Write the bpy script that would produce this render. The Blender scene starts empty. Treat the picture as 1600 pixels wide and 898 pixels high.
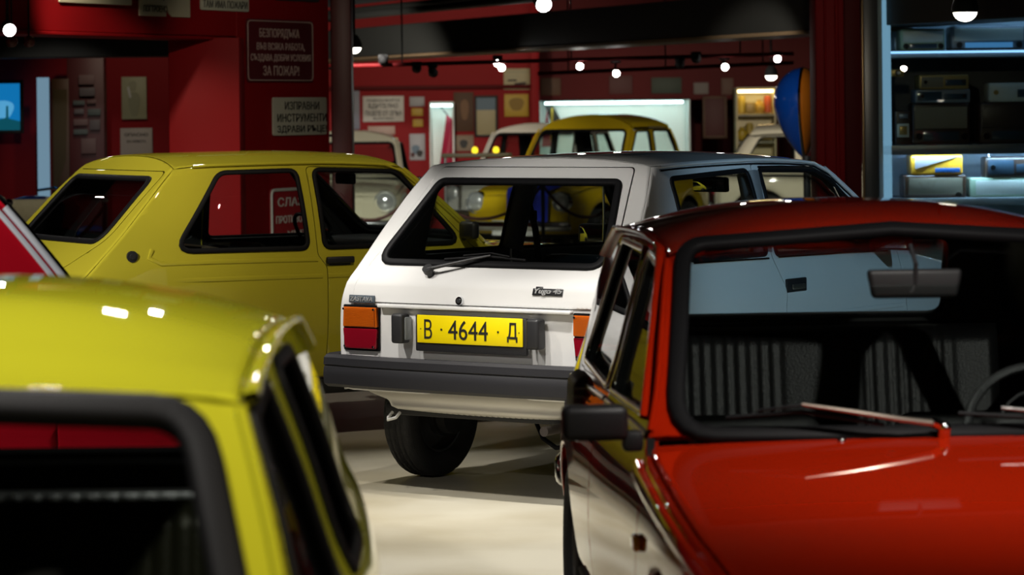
import bpy, bmesh, math, random
import numpy as np
from mathutils import Vector, Matrix
from mathutils.geometry import delaunay_2d_cdt
random.seed(7)
sc = bpy.context.scene
COL = sc.collection
R_ = math.radians

# ------------------------------------------------------------------ camera, world, exposure
F_PX, Y_H, CAM_H, ROLL = 4500.0, 170.0, 1.64, 0.011
cam_d = bpy.data.cameras.new('camera'); cam = bpy.data.objects.new('camera', cam_d); COL.objects.link(cam)
cam.location = (0, 0, CAM_H)
cam.matrix_world = Matrix.Translation((0, 0, CAM_H)) @ Matrix.Rotation(R_(90), 4, 'X') @ Matrix.Rotation(-ROLL, 4, 'Z')
cam_d.sensor_width = 36.0; cam_d.lens = F_PX/1600*36
cam_d.shift_x = 0.0; cam_d.shift_y = -(449-Y_H)/1600
cam_d.clip_start = .05; cam_d.clip_end = 200
cam_d.dof.use_dof = True; cam_d.dof.focus_distance = 12.1; cam_d.dof.aperture_fstop = 5.0
sc.camera = cam
sc.view_settings.view_transform = 'Standard'; sc.view_settings.look = 'None'
sc.view_settings.gamma = 1.0; sc.view_settings.use_curve_mapping = False
sc.view_settings.exposure = 0.0
wd = bpy.data.worlds.new('world'); sc.world = wd; wd.use_nodes = True
wd.node_tree.nodes['Background'].inputs[0].default_value = (.8, .85, 1, 1)
wd.node_tree.nodes['Background'].inputs[1].default_value = .004

def at(px, py, Y):
    """a pixel of the 1600x898 frame at distance Y -> world point"""
    c, s = math.cos(ROLL), math.sin(ROLL); a, b = px-800, py-Y_H
    dx, dy = a*c-b*s, b*c+a*s
    return Vector((dx*Y/F_PX, Y, CAM_H-dy*Y/F_PX))

# ------------------------------------------------------------------ materials
MATS = {}
def nmat(name):
    m = bpy.data.materials.new(name); m.use_nodes = True
    return m, m.node_tree.nodes, m.node_tree.links
def pbr(name, col, rough=.5, metal=0., coat=0., bump=0., bscale=60., var=0., vscale=4., spec=.5, emit=None, estr=0.):
    if name in MATS: return MATS[name]
    m, N, L = nmat(name); b = N['Principled BSDF']
    b.inputs['Base Color'].default_value = (*col, 1); b.inputs['Roughness'].default_value = rough
    b.inputs['Metallic'].default_value = metal; b.inputs['Coat Weight'].default_value = coat
    b.inputs['Coat Roughness'].default_value = .03; b.inputs['Specular IOR Level'].default_value = spec
    if emit:
        b.inputs['Emission Color'].default_value = (*emit, 1); b.inputs['Emission Strength'].default_value = estr
    tc = N.new('ShaderNodeTexCoord')
    if var:
        t = N.new('ShaderNodeTexNoise'); t.inputs['Scale'].default_value = vscale; t.inputs['Detail'].default_value = 4
        mx = N.new('ShaderNodeMix'); mx.data_type = 'RGBA'
        mx.inputs[6].default_value = (*[c*(1-var) for c in col], 1); mx.inputs[7].default_value = (*[min(1, c*(1+var)) for c in col], 1)
        L.new(tc.outputs['Object'], t.inputs['Vector']); L.new(t.outputs['Fac'], mx.inputs[0]); L.new(mx.outputs[2], b.inputs['Base Color'])
    if bump:
        t = N.new('ShaderNodeTexNoise'); t.inputs['Scale'].default_value = bscale; t.inputs['Detail'].default_value = 3
        bp = N.new('ShaderNodeBump'); bp.inputs['Strength'].default_value = bump; bp.inputs['Distance'].default_value = .01
        L.new(tc.outputs['Object'], t.inputs['Vector']); L.new(t.outputs['Fac'], bp.inputs['Height']); L.new(bp.outputs['Normal'], b.inputs['Normal'])
    MATS[name] = m
    return m
def glass(name, tint=(.9, .95, .93), ior=1.5, rough=0.0):
    if name in MATS: return MATS[name]
    m, N, L = nmat(name); N.remove(N['Principled BSDF'])
    tr = N.new('ShaderNodeBsdfTransparent'); tr.inputs[0].default_value = (*tint, 1)
    gl = N.new('ShaderNodeBsdfGlossy'); gl.inputs['Roughness'].default_value = rough
    fr = N.new('ShaderNodeFresnel'); ge = N.new('ShaderNodeNewGeometry'); ma = N.new('ShaderNodeMath'); ma.operation = 'MULTIPLY_ADD'
    ma.inputs[1].default_value = 1/ior-ior; ma.inputs[2].default_value = ior; L.new(ge.outputs['Backfacing'], ma.inputs[0]); L.new(ma.outputs[0], fr.inputs['IOR'])
    mx = N.new('ShaderNodeMixShader'); L.new(fr.outputs[0], mx.inputs[0]); L.new(tr.outputs[0], mx.inputs[1]); L.new(gl.outputs[0], mx.inputs[2])
    L.new(mx.outputs[0], N['Material Output'].inputs[0]); MATS[name] = m
    return m
def emis(name, col, s):
    if name in MATS: return MATS[name]
    m, N, L = nmat(name); N.remove(N['Principled BSDF'])
    e = N.new('ShaderNodeEmission'); e.inputs[0].default_value = (*col, 1); e.inputs[1].default_value = s
    L.new(e.outputs[0], N['Material Output'].inputs[0]); MATS[name] = m
    return m
def paint(name, col, rough=.35):
    return pbr(name, col, rough, coat=1.0, var=.03, vscale=2.5, spec=0.)
RUB = pbr('black_rubber', (.008, .008, .009), .55, spec=.12)
PLA = pbr('black_plastic', (.018, .018, .02), .45, bump=.15, bscale=300)
GREYPLA = pbr('bumper_plastic', (.017, .017, .020), .5, spec=.35, bump=.1, bscale=400)
CHR = pbr('chrome', (.75, .76, .78), .12, metal=1)
STEEL = pbr('dull_steel', (.28, .27, .26), .45, metal=1, bump=.2)
TRIM = pbr('cabin_trim_grey', (.075, .078, .082), .6, bump=.2, bscale=200)
TRIMD = pbr('cabin_trim_black', (.012, .012, .012), .6, bump=.2, bscale=200)
VINYL = pbr('black_vinyl', (.022, .022, .023), .38, bump=.15, bscale=180)
TYRE = pbr('tyre_rubber', (.014, .014, .014), .75, bump=.3, bscale=120)
UNDER = pbr('underbody_black', (.01, .01, .01), .8, bump=.3)
GLS = glass('window_glass')
GLSD = glass('dark_window_glass', (.5, .56, .56))
MIRR = pbr('mirror_glass', (.85, .87, .87), .02, metal=1)
LAMPW = pbr('headlamp_glass', (.75, .77, .75), .08, metal=.6, coat=1)

# ------------------------------------------------------------------ objects
def tag(o, label=None, cat=None, group=None, kind=None):
    if label: o['label'] = label
    if cat: o['category'] = cat
    if group: o['group'] = group
    if kind: o['kind'] = kind
    return o
def empty(name, loc, rz=0., label=None, cat=None, group=None):
    o = bpy.data.objects.new(name, None); COL.objects.link(o); o.empty_display_size = .2
    o.location = loc; o.rotation_euler = (0, 0, rz)
    return tag(o, label, cat, group)
def link(name, me, mats, parent=None):
    o = bpy.data.objects.new(name, me); COL.objects.link(o)
    for m in (mats if isinstance(mats, (list, tuple)) else [mats]): me.materials.append(m)
    if parent: o.parent = parent
    return o
class MB:
    """collects primitive shapes; build() links them as ONE mesh object"""
    def __init__(s): s.bm = bmesh.new()
    def _add(s, b, M):
        b.transform(M); me = bpy.data.meshes.new('t'); b.to_mesh(me); b.free(); s.bm.from_mesh(me); bpy.data.meshes.remove(me); return s
    def box(s, c, size, bev=.0, seg=2, rot=None, M=None, taper=None):
        b = bmesh.new(); bmesh.ops.create_cube(b, size=1)
        for v in b.verts:
            v.co = Vector((v.co.x*size[0], v.co.y*size[1], v.co.z*size[2]))
            if taper and v.co.z > 0: v.co.x *= taper[0]; v.co.y *= taper[1]
        if bev: bmesh.ops.bevel(b, geom=b.edges[:], offset=min(bev, .49*min(size)), segments=seg, profile=.5, affect='EDGES')
        T = Matrix.Translation(c)
        if rot is not None: T = T @ (rot if isinstance(rot, Matrix) else Matrix.Rotation(rot, 4, 'Z'))
        if M: T = M @ T
        return s._add(b, T)
    def cyl(s, p, q, r, r2=None, n=20, caps=True):
        p, q = Vector(p), Vector(q); d = q-p
        b = bmesh.new(); bmesh.ops.create_cone(b, cap_ends=caps, segments=n, radius1=r, radius2=r if r2 is None else r2, depth=d.length)
        return s._add(b, Matrix.Translation((p+q)/2) @ d.to_track_quat('Z', 'Y').to_matrix().to_4x4())
    def sph(s, c, r, sc_=(1, 1, 1), n=20):
        b = bmesh.new(); bmesh.ops.create_uvsphere(b, u_segments=n, v_segments=max(8, n//2), radius=r)
        return s._add(b, Matrix.Translation(c) @ Matrix.Diagonal((*sc_, 1)))
    def lathe(s, prof, M, n=48, closed=False):
        b = bmesh.new(); rings = []
        for (r, z) in prof: rings.append([b.verts.new((r*math.cos(2*math.pi*i/n), r*math.sin(2*math.pi*i/n), z)) for i in range(n)])
        m = len(prof)
        for k in range(m if closed else m-1):
            A, B = rings[k], rings[(k+1) % m]
            for i in range(n): b.faces.new((A[i], A[(i+1) % n], B[(i+1) % n], B[i]))
        bmesh.ops.remove_doubles(b, verts=b.verts[:], dist=1e-5); bmesh.ops.recalc_face_normals(b, faces=b.faces[:])
        return s._add(b, M)
    def tube(s, pts, r, n=10, closed=False, r2=None, caps=True):
        pts = [Vector(p) for p in pts]; b = bmesh.new(); rings = []; m = len(pts)
        up = None
        for i, p in enumerate(pts):
            a, c = pts[(i-1) % m if closed else max(i-1, 0)], pts[(i+1) % m if closed else min(i+1, m-1)]
            t = (c-a).normalized()
            if up is None: up = Vector((0, 0, 1)) if abs(t.z) < .9 else Vector((1, 0, 0))
            x = t.cross(up).normalized(); up = x.cross(t).normalized()
            rr = r if r2 is None else r+(r2-r)*i/(m-1)
            rings.append([b.verts.new(p+x*rr*math.cos(2*math.pi*k/n)+up*rr*math.sin(2*math.pi*k/n)) for k in range(n)])
        for i in range(m if closed else m-1):
            A, B = rings[i], rings[(i+1) % m]
            for k in range(n): b.faces.new((A[k], A[(k+1) % n], B[(k+1) % n], B[k]))
        if caps and not closed: b.faces.new(rings[0][::-1]); b.faces.new(rings[-1])
        bmesh.ops.recalc_face_normals(b, faces=b.faces[:])
        return s._add(b, Matrix.Identity(4))
    def prism(s, poly, d, M=None, bev=0.):
        """polygon in the xy plane extruded by d along z"""
        b = bmesh.new(); vs = [b.verts.new((x, y, 0)) for x, y in poly]; f = b.faces.new(vs)
        e = bmesh.ops.extrude_face_region(b, geom=[f])
        bmesh.ops.translate(b, vec=(0, 0, d), verts=[v for v in e['geom'] if isinstance(v, bmesh.types.BMVert)])
        bmesh.ops.recalc_face_normals(b, faces=b.faces[:])
        if bev: bmesh.ops.bevel(b, geom=b.edges[:], offset=bev, segments=2, profile=.5, affect='EDGES')
        return s._add(b, M or Matrix.Identity(4))
    def raw(s, verts, faces):
        b = bmesh.new(); vs = [b.verts.new(v) for v in verts]
        for f in faces: b.faces.new([vs[i] for i in f])
        return s._add(b, Matrix.Identity(4))
    def build(s, name, mat, parent=None, ang=38):
        me = bpy.data.meshes.new(name); s.bm.to_mesh(me); s.bm.free()
        me.shade_smooth(); me.set_sharp_from_angle(angle=R_(ang))
        return link(name, me, mat, parent)
def struct(name, mb, mat, label=None):
    o = mb.build(name, mat); o['kind'] = 'structure'
    if label: o['label'] = label
    return o
def text_mesh(name, s, mat, parent, M, w, h, depth=.002, bold=0.0):
    """lettering stretched to w x h, centred on M's origin in M's xy plane"""
    cu = bpy.data.curves.new('t', 'FONT'); cu.body = s; cu.align_x = 'CENTER'; cu.extrude = .02; cu.offset = bold; cu.resolution_u = 3
    o = bpy.data.objects.new('t', cu); COL.objects.link(o)
    dg = bpy.context.evaluated_depsgraph_get(); dg.update()
    me = bpy.data.meshes.new_from_object(o.evaluated_get(dg)); bpy.data.objects.remove(o); bpy.data.curves.remove(cu)
    co = np.zeros(len(me.vertices)*3); me.vertices.foreach_get('co', co); co = co.reshape(-1, 3)
    lo, hi = co.min(0), co.max(0); co = (co-(lo+hi)/2)/(hi-lo)*np.array([w, h, depth])
    Mn = np.array(M); co = co@Mn[:3, :3].T+Mn[:3, 3]
    me.vertices.foreach_set('co', co.ravel()); me.update(); me.name = name; me.materials.clear()
    return link(name, me, mat, parent)
def frame(o, ux, uy):
    ux, uy = Vector(ux).normalized(), Vector(uy).normalized(); n = ux.cross(uy).normalized(); uy = n.cross(ux)
    return Matrix(((ux.x, uy.x, n.x, o[0]), (ux.y, uy.y, n.y, o[1]), (ux.z, uy.z, n.z, o[2]), (0, 0, 0, 1)))

# ------------------------------------------------------------------ curved sheet panels
def pchip(xs, ys):
    xs, ys = np.array(xs, float), np.array(ys, float); h = np.diff(xs); d = np.diff(ys)/h; m = np.zeros(len(xs))
    m[0], m[-1] = d[0], d[-1]
    for i in range(1, len(xs)-1):
        if d[i-1]*d[i] > 0:
            w1, w2 = 2*h[i]+h[i-1], h[i]+2*h[i-1]; m[i] = (w1+w2)/(w1/d[i-1]+w2/d[i])
    def f(x):
        x = np.asarray(x, float); k = np.clip(np.searchsorted(xs, x)-1, 0, len(xs)-2); t = (x-xs[k])/h[k]; tc = np.clip(t, 0, 1)
        r = (2*tc**3-3*tc**2+1)*ys[k]+(tc**3-2*tc**2+tc)*h[k]*m[k]+(-2*tc**3+3*tc**2)*ys[k+1]+(tc**3-tc**2)*h[k]*m[k+1]
        return r+np.where(t < 0, t*h[k]*m[0], 0)+np.where(t > 1, (t-1)*h[k]*m[-1], 0)
    return f
def rnd(poly, r, n=5):
    """round the corners of a closed polygon; r is one radius or one per corner"""
    P = [np.array(p, float) for p in poly]; out = []; m = len(P)
    for i in range(m):
        ri = r[i] if isinstance(r, (list, tuple)) else r
        a, b, c = P[i-1], P[i], P[(i+1) % m]; u, v = a-b, c-b; lu, lv = np.linalg.norm(u), np.linalg.norm(v); u, v = u/lu, v/lv
        ang = math.acos(max(-1, min(1, float(u@v))))
        if ri <= 0 or ang > 3.0: out.append(b); continue
        t = min(ri/math.tan(ang/2), .48*lu, .48*lv)
        for k in range(n+1):
            s = k/n; out.append((1-s)**2*(b+u*t)+2*s*(1-s)*b+s*s*(b+v*t))
    return np.array(out)
def resample(poly, h):
    out = []; m = len(poly)
    for i in range(m):
        a, b = poly[i], poly[(i+1) % m]; L = np.linalg.norm(b-a)
        if L < 1e-6: continue
        n = max(1, int(math.ceil(L/h)))
        for k in range(n): out.append(a+(b-a)*k/n)
    return np.array(out)
def segs(loops, rads):
    A = np.vstack(loops); B = np.vstack([np.roll(l, -1, 0) for l in loops]); r = np.concatenate([q((l+np.roll(l, -1, 0))/2) if callable(q) else np.full(len(l), q) for l, q in zip(loops, rads)])
    return A, B, r
def sdf(P, A, B, r):
    D = np.empty(len(P)); Nn = np.empty((len(P), 2)); Rr = np.empty(len(P))
    AB = B-A; L2 = (AB**2).sum(1)+1e-18
    for s in range(0, len(P), 2000):
        p = P[s:s+2000]; AP = p[:, None]-A[None]; t = np.clip((AP*AB).sum(2)/L2, 0, 1); C = AP-t[..., None]*AB
        d2 = (C**2).sum(2); k = d2.argmin(1); ii = np.arange(len(p)); d = np.sqrt(d2[ii, k]); v = C[ii, k]
        ya, yb, xa = A[:, 1][None], B[:, 1][None], A[:, 0][None]; py = p[:, 1:2]
        cr = ((ya > py) != (yb > py)) & (p[:, 0:1] < xa+AB[:, 0][None]*(py-ya)/np.where(AB[:, 1][None] == 0, 1e-18, AB[:, 1][None]))
        ins = cr.sum(1) % 2 == 1; sg = np.where(ins, 1., -1.)
        dd = np.maximum(d, 1e-12); n = v/dd[:, None]*sg[:, None]
        bad = d < 1e-7
        if bad.any():
            e = AB[k[bad]]; n[bad] = np.stack([-e[:, 1], e[:, 0]], 1)/np.sqrt((e**2).sum(1))[:, None]
        D[s:s+2000] = d*sg; Nn[s:s+2000] = n; Rr[s:s+2000] = r[k]
    return D, Nn, Rr
def orient(loop, ccw=True):
    a = (loop[:, 0]*np.roll(loop[:, 1], -1)-np.roll(loop[:, 0], -1)*loop[:, 1]).sum()
    return loop if (a > 0) == ccw else loop[::-1]
def fdn(fn, P, sg, e=4e-4):
    a = fn(P+[e, 0])-fn(P-[e, 0]); b = fn(P+[0, e])-fn(P-[0, e]); n = np.cross(a, b)
    return n/np.maximum(np.linalg.norm(n, axis=1), 1e-15)[:, None]*sg
def panel(name, mats, outline, fn, parent=None, holes=(), h=.07, roll=.006, hroll=.006, thick=.016, out=(1, 0, 0), off=0.):
    """sheet over a 2-D outline with holes, mapped to 3-D by fn; edges rolled over, inner skin added"""
    lo = [orient(resample(np.array(outline, float), h))]+[orient(resample(np.array(q, float), h), False) for q in holes]
    A, B, r = segs(lo, [roll]+[hroll]*len(holes))
    pts = [p for l in lo for p in l]; nb = len(pts); edges = []; k = 0
    for l in lo:
        m = len(l); edges += [(k+i, k+(i+1) % m) for i in range(m)]; k += m
    extra = []
    for l, rr in zip(lo, [roll]+[hroll]*len(holes)):
        rv = rr((l+np.roll(l, -1, 0))/2) if callable(rr) else np.full(len(l), rr)
        if rv.max() <= 0: continue
        rv = rv[:, None]
        e1 = l-np.roll(l, 1, 0); e2 = np.roll(l, -1, 0)-l
        n = np.stack([-(e1[:, 1]+e2[:, 1]), e1[:, 0]+e2[:, 0]], 1); n /= np.maximum(np.linalg.norm(n, axis=1), 1e-9)[:, None]
        for q in ((.35, .7, 1.02) if rv.max() < .02 else (.15, .35, .55, .78, 1.0, 1.25)): extra.append((l+n*rv*q, rv[:, 0]*q*.93))
    mn, mx = lo[0].min(0), lo[0].max(0)
    g = [(x+(h/2 if j % 2 else 0), y) for j, y in enumerate(np.arange(mn[1]+h*.5, mx[1], h*.87)) for x in np.arange(mn[0]+h*.4, mx[0], h)]
    if g: extra.append((np.array(g), max((0 if callable(roll) else roll)*1.4, h*.3)))
    for E, dm in extra:
        D, _, _ = sdf(E, A, B, r); pts += list(E[D >= dm])
    vs, es, fs, ov, oe, of = delaunay_2d_cdt([Vector(p) for p in pts], edges, [], 0, 1e-6)
    V = np.array([(v[0], v[1]) for v in vs]); T = np.array(fs)
    cen = V[T].mean(1); D, _, _ = sdf(cen, A, B, r); T = T[D > 0]
    back = {}
    for i, l in enumerate(ov):
        for q in l: back[q] = i
    n0 = fdn(fn, V, 1.); sg = 1. if (n0@np.array(out, float)).mean() > 0 else -1.
    D, n2, rr = sdf(V, A, B, r); rr = np.maximum(rr, 1e-9); ph = np.where(D < rr, np.clip(1-D/rr, 0, 1), 0)*(math.pi/4)
    P2 = V+n2*np.where(D < rr, (rr-rr*np.sin(ph))-D, 0)[:, None]; Nf = fdn(fn, P2, sg)
    X = fn(P2)-Nf*(rr*(1-np.cos(ph))-off)[:, None]
    tq = fn(P2-n2*4e-4)-fn(P2+n2*4e-4); tq -= Nf*(tq*Nf).sum(1)[:, None]; tq /= np.maximum(np.linalg.norm(tq, axis=1), 1e-12)[:, None]
    Nn = Nf*np.cos(ph)[:, None]+tq*np.sin(ph)[:, None]
    gt = np.cross(X[T[:, 1]]-X[T[:, 0]], X[T[:, 2]]-X[T[:, 0]]); fl = (gt*Nn[T].mean(1)).sum(1) < 0; T[fl] = T[fl][:, ::-1]
    faces = [tuple(t) for t in T]; mi = [0]*len(faces); verts = X; nor = Nn
    if thick > 0:
        n = len(X); verts = np.vstack([X, X-Nf*thick]); nor = np.vstack([Nn, -Nn])
        faces += [tuple(n+t[::-1]) for t in T]; mi += [1]*len(T); k = 0
        for l in lo:
            m = len(l); idx = [back[k+i] for i in range(m)]; k += m
            b0 = len(verts); nx = []
            for i in range(m):
                a, c = X[idx[i-1]], X[idx[(i+1) % m]]; v = np.cross(c-a, Nn[idx[i]])*sg; nx.append(v/max(np.linalg.norm(v), 1e-9))
            verts = np.vstack([verts, X[idx], (X-Nf*thick)[idx]]); nor = np.vstack([nor, nx, nx])
            for i in range(m):
                j = (i+1) % m; q = (b0+i, b0+j, b0+m+j, b0+m+i) if sg < 0 else (b0+i, b0+m+i, b0+m+j, b0+j)
                faces.append(q); mi.append(0 if l is lo[0] else 1)
    me = bpy.data.meshes.new(name); me.from_pydata([tuple(v) for v in verts], [], [tuple(int(i) for i in f) for f in faces])
    me.shade_smooth(); me.polygons.foreach_set('material_index', mi); me.update()
    if len(me.vertices) == len(nor): me.normals_split_custom_set_from_vertices([tuple(v) for v in nor])
    return link(name, me, mats if isinstance(mats, (list, tuple)) else [mats, TRIMD], parent)
def seal(name, mat, loop, fn, parent, w=.014, t=.008, off=.004, out=(1, 0, 0), closed=True, h=.06, shift=0.):
    """moulding swept along a 2-D loop on the surface fn"""
    P = orient(resample(np.array(loop, float), h)) if closed else np.array(loop, float)
    X = fn(P); n0 = fdn(fn, P, 1.); sg = 1. if (n0@np.array(out, float)).mean() > 0 else -1.; Nn = n0*sg
    if closed: Tn = np.roll(X, -1, 0)-np.roll(X, 1, 0)
    else: Tn = np.gradient(X, axis=0)
    Tn /= np.linalg.norm(Tn, axis=1)[:, None]; Bn = np.cross(Nn, Tn)
    K = 10; vs = []; m = len(P)
    for i in range(m):
        for k in range(K):
            a = 2*math.pi*k/K; ca, sa = math.cos(a), math.sin(a)
            ca = math.copysign(abs(ca)**.6, ca); sa = math.copysign(abs(sa)**.6, sa)
            vs.append(X[i]+Bn[i]*(w*ca+shift)+Nn[i]*(t*sa+off))
    fs = [(i*K+k, i*K+(k+1) % K, ((i+1) % m)*K+(k+1) % K, ((i+1) % m)*K+k) for i in range(m if closed else m-1) for k in range(K)]
    b = MB(); b.raw([tuple(v) for v in vs], fs)
    bmesh.ops.recalc_face_normals(b.bm, faces=b.bm.faces[:])
    return b.build(name, mat, parent, ang=60)
# ------------------------------------------------------------------ lamps above the frame
def spot(p, aim, w, deg=50, col=(1, .93, .82), blend=.6, rad=.05):
    l = bpy.data.lights.new('spot', 'SPOT'); l.energy = w; l.spot_size = R_(deg); l.spot_blend = blend; l.color = col; l.shadow_soft_size = rad
    o = bpy.data.objects.new('spot', l); COL.objects.link(o); o.location = p
    o.rotation_euler = (Vector(aim)-Vector(p)).to_track_quat('-Z', 'Y').to_euler(); return o
WARM, NEUT, COOL = (1, .86, .66), (1, .95, .88), (.46, .74, 1)
spot((-1.13, 10.6, 2.9), (-.08, 11.95, .55), 152, 50, NEUT, .4)          # back of the white hatchback
spot((-2.1, 11.4, 2.9), (-.35, 12.25, 0), 190, 36, NEUT)        # floor left of it
spot((-3.9, 10.6, 2.9), (-2.5, 14.7, 1.1), 820, 34, NEUT)        # tailgate of the mustard car
spot((-.2, 12.6, 2.95), (-1.0, 15.2, 1.0), 85, 60, WARM)           # flank of the mustard car
spot((-1.45, 15.6, 2.9), (-1.4, 15.2, 0), 50, 90, NEUT)
spot((1.69, 11.6, 2.9), (1.7, 10.5, 0), 60, 60, NEUT)         # boot of the red saloon
spot((-.95, 3.9, 2.95), (-.75, 4.25, 1.2), 115, 75, NEUT, .8)          # near yellow car
spot((-1.13, 10.6, 2.9), (-.6, 4.1, 1.3), 22, 24, NEUT, .4, .07)
spot((-1.36, 15.1, 2.9), (-.55, 4.5, 1.3), 22, 20, NEUT, .4, .06)
spot((-3.0, 18.3, 2.9), (-.8, 4.5, 1.3), 22, 20, NEUT, .4, .06)
spot((-.9, 5.6, 2.9), (-.8, 4.7, 1.2), 60, 60, NEUT)
spot((1.12, 5.6, 2.95), (1.08, 6.55, .9), 205, 66, NEUT, .95)             # red saloon
spot((1.55, 9.3, 2.9), (1.1, 8.6, .6), 45, 50, NEUT)
spot((3.4, 8.8, 2.9), (1.5, 13.2, .48), 300, 35, COOL)            # right flank of the white hatchback
spot((.05, 10.9, 2.95), (-.15, 10.9, 0), 480, 64, NEUT, .7)              # open floor
spot((-1.25, 12.6, 2.95), (-.65, 12.9, 0), 130, 40, NEUT)
spot((2.2, 15.5, 2.95), (1.9, 13.8, 0), 70, 60, NEUT)
spot((-3.2, 7.2, 2.9), (-1.8, 8.9, 1.0), 200, 50, NEUT)          # crimson saloon
spot((-2.9, 17.3, 2.9), (-2.1, 19.7, .9), 110, 40, WARM)         # red pier
spot((-1.0, 16.6, 2.95), (-1.6, 20.6, 1.5), 55, 40, WARM)        # sign wall
spot((-1.6, 24.5, 2.6), (-1.7, 31, .7), 1000, 45, NEUT)           # cream car
spot((.6, 25, 2.6), (.0, 29.9, .55), 1100, 27, WARM)               # yellow vintage car
spot((2.2, 27, 2.6), (1.5, 31.5, 1.2), 200, 45, NEUT)
spot((-1.2, 31, 2.6), (-1.4, 37.9, 1.7), 420, 60, WARM)          # back wall
spot((2.6, 30, 2.6), (2.4, 37.9, 1.7), 60, 60, WARM)
spot((3.4, 30, 2.6), (3.1, 35.3, 1.0), 420, 45, WARM)
spot((1.9, 15.8, 2.6), (2.2, 20, 1.6), 45, 40, WARM)             # red column
spot((1.0, 19.5, 2.4), (2.35, 23, 1.6), 120, 30, NEUT)           # blue shell
spot((-3.4, 21.5, 2.5), (-4.0, 25, .6), 90, 46, NEUT)
spot((-3.5, 24.9, 2.7), (-3.3, 27, 1.5), 22, 70, WARM)
spot((.9, 2.6, 2.9), (-.35, 4.0, 1.0), 130, 40, WARM)            # left pillar of the near car
spot((2.6, 5.2, 2.9), (-.35, 5.0, 1.0), 120, 30, NEUT)            # left side of the near car
spot((-2.6, 5.6, 2.9), (-1.4, 8.5, .65), 260, 34, NEUT)
spot((4.3, 1.6, 2.9), (.70, 8.5, .72), 260, 17, NEUT)             # seat of the red saloon
# ------------------------------------------------------------------ the room
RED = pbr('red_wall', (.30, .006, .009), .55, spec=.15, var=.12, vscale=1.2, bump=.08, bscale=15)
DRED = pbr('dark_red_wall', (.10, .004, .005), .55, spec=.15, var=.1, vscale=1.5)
def floor_mat():
    m = pbr('polished_floor', (.50, .46, .36), .36, spec=.28); N, L = m.node_tree.nodes, m.node_tree.links; b = N['Principled BSDF']
    tc = N.new('ShaderNodeTexCoord'); n = N.new('ShaderNodeTexNoise'); n.inputs['Scale'].default_value = .9; n.inputs['Detail'].default_value = 5
    cr = N.new('ShaderNodeValToRGB'); cr.color_ramp.elements[0].color = (.40, .36, .26, 1); cr.color_ramp.elements[1].color = (.56, .53, .43, 1); cr.color_ramp.elements[0].position = .38; cr.color_ramp.elements[1].position = .62
    L.new(tc.outputs['Object'], n.inputs['Vector']); L.new(n.outputs['Fac'], cr.inputs[0]); L.new(cr.outputs[0], b.inputs['Base Color'])
    v = N.new('ShaderNodeTexNoise'); v.inputs['Scale'].default_value = 40; v.inputs['Detail'].default_value = 2; bp = N.new('ShaderNodeBump'); bp.inputs['Strength'].default_value = .03; bp.inputs['Distance'].default_value = .01
    L.new(tc.outputs['Object'], v.inputs['Vector']); L.new(v.outputs['Fac'], bp.inputs['Height']); L.new(bp.outputs['Normal'], b.inputs['Normal']); return m
BLK = pbr('black_ceiling', (.012, .012, .012), .8, bump=.2, bscale=8)
DGR = pbr('dark_grey_beam', (.035, .035, .030), .6, bump=.1, bscale=10)
struct('floor', MB().box((0, 19, -.05), (20, 46, .1)), floor_mat())
struct('ceiling', MB().box((0, 19, 3.15), (20, 46, .1)), BLK)
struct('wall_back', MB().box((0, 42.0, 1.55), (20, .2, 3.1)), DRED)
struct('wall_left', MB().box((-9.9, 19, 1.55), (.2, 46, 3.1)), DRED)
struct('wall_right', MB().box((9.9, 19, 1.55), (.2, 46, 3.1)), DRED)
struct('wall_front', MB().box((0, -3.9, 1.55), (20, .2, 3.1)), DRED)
# sign wall: runs away to the right; header over the opening on its left
SD = Vector((math.sin(R_(28)), math.cos(R_(28)), 0)); S0 = Vector((-1.906, 20.0, 0)); SN = Vector((SD.y, -SD.x, 0))
def sw(t, z, d=0.): return S0+SD*t+SN*d+Vector((0, 0, z))
def wallbox(name, t0, t1, z0, z1, th, mat, d=0.):
    b = MB(); c = sw((t0+t1)/2, (z0+z1)/2, d-th/2); b.box(c, (t1-t0, th, z1-z0), .006, 1, rot=Matrix(((SD.x, -SN.x, 0, 0), (SD.y, -SN.y, 0, 0), (0, 0, 1, 0), (0, 0, 0, 1)))); return struct(name, b, mat)
wallbox('wall_signs', .0, 1.215, 0, 3.1, .30, RED)
wallbox('wall_header', -7.0, .0, 2.16, 3.1, .30, RED)
wallbox('trim_header', -7.0, .0, 2.135, 2.16, .34, RED, .02)
b = MB(); b.box((-2.105, 19.98, 1.075), (.485, .55, 2.15), .006); struct('wall_pier', b, RED)
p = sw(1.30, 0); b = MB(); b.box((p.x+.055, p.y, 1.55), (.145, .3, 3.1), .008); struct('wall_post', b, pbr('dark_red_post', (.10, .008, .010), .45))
# beam across the middle, tan edge strip, ducts
B0, B1 = at(545, 93, 30), at(1270, 50, 21); BD = Vector((B1.x-B0.x, B1.y-B0.y, 0)).normalized(); BN = Vector((BD.y, -BD.x, 0))
if BN.y > 0: BN = -BN
def beambox(name, z0, z1, dn, th, mat, e0=3., e1=4.):
    a, c = Vector((B0.x, B0.y, 0))-BD*e0, Vector((B1.x, B1.y, 0))+BD*e1; m = (a+c)/2-BN*(dn+th/2)+Vector((0, 0, (z0+z1)/2))
    b = MB(); b.box(m, ((c-a).length, th, z1-z0), .006, 1, rot=Matrix(((BD.x, -BN.x, 0, 0), (BD.y, -BN.y, 0, 0), (0, 0, 1, 0), (0, 0, 0, 1)))); return struct(name, b, mat)
zb = B0.z
beambox('trim_beam', zb+.02, zb+.32, 0, .5, DGR); beambox('trim_beam_edge', zb-.008, zb+.02, -.01, .5, pbr('tan_edge', (.26, .17, .09), .55), 3, .6)
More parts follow.
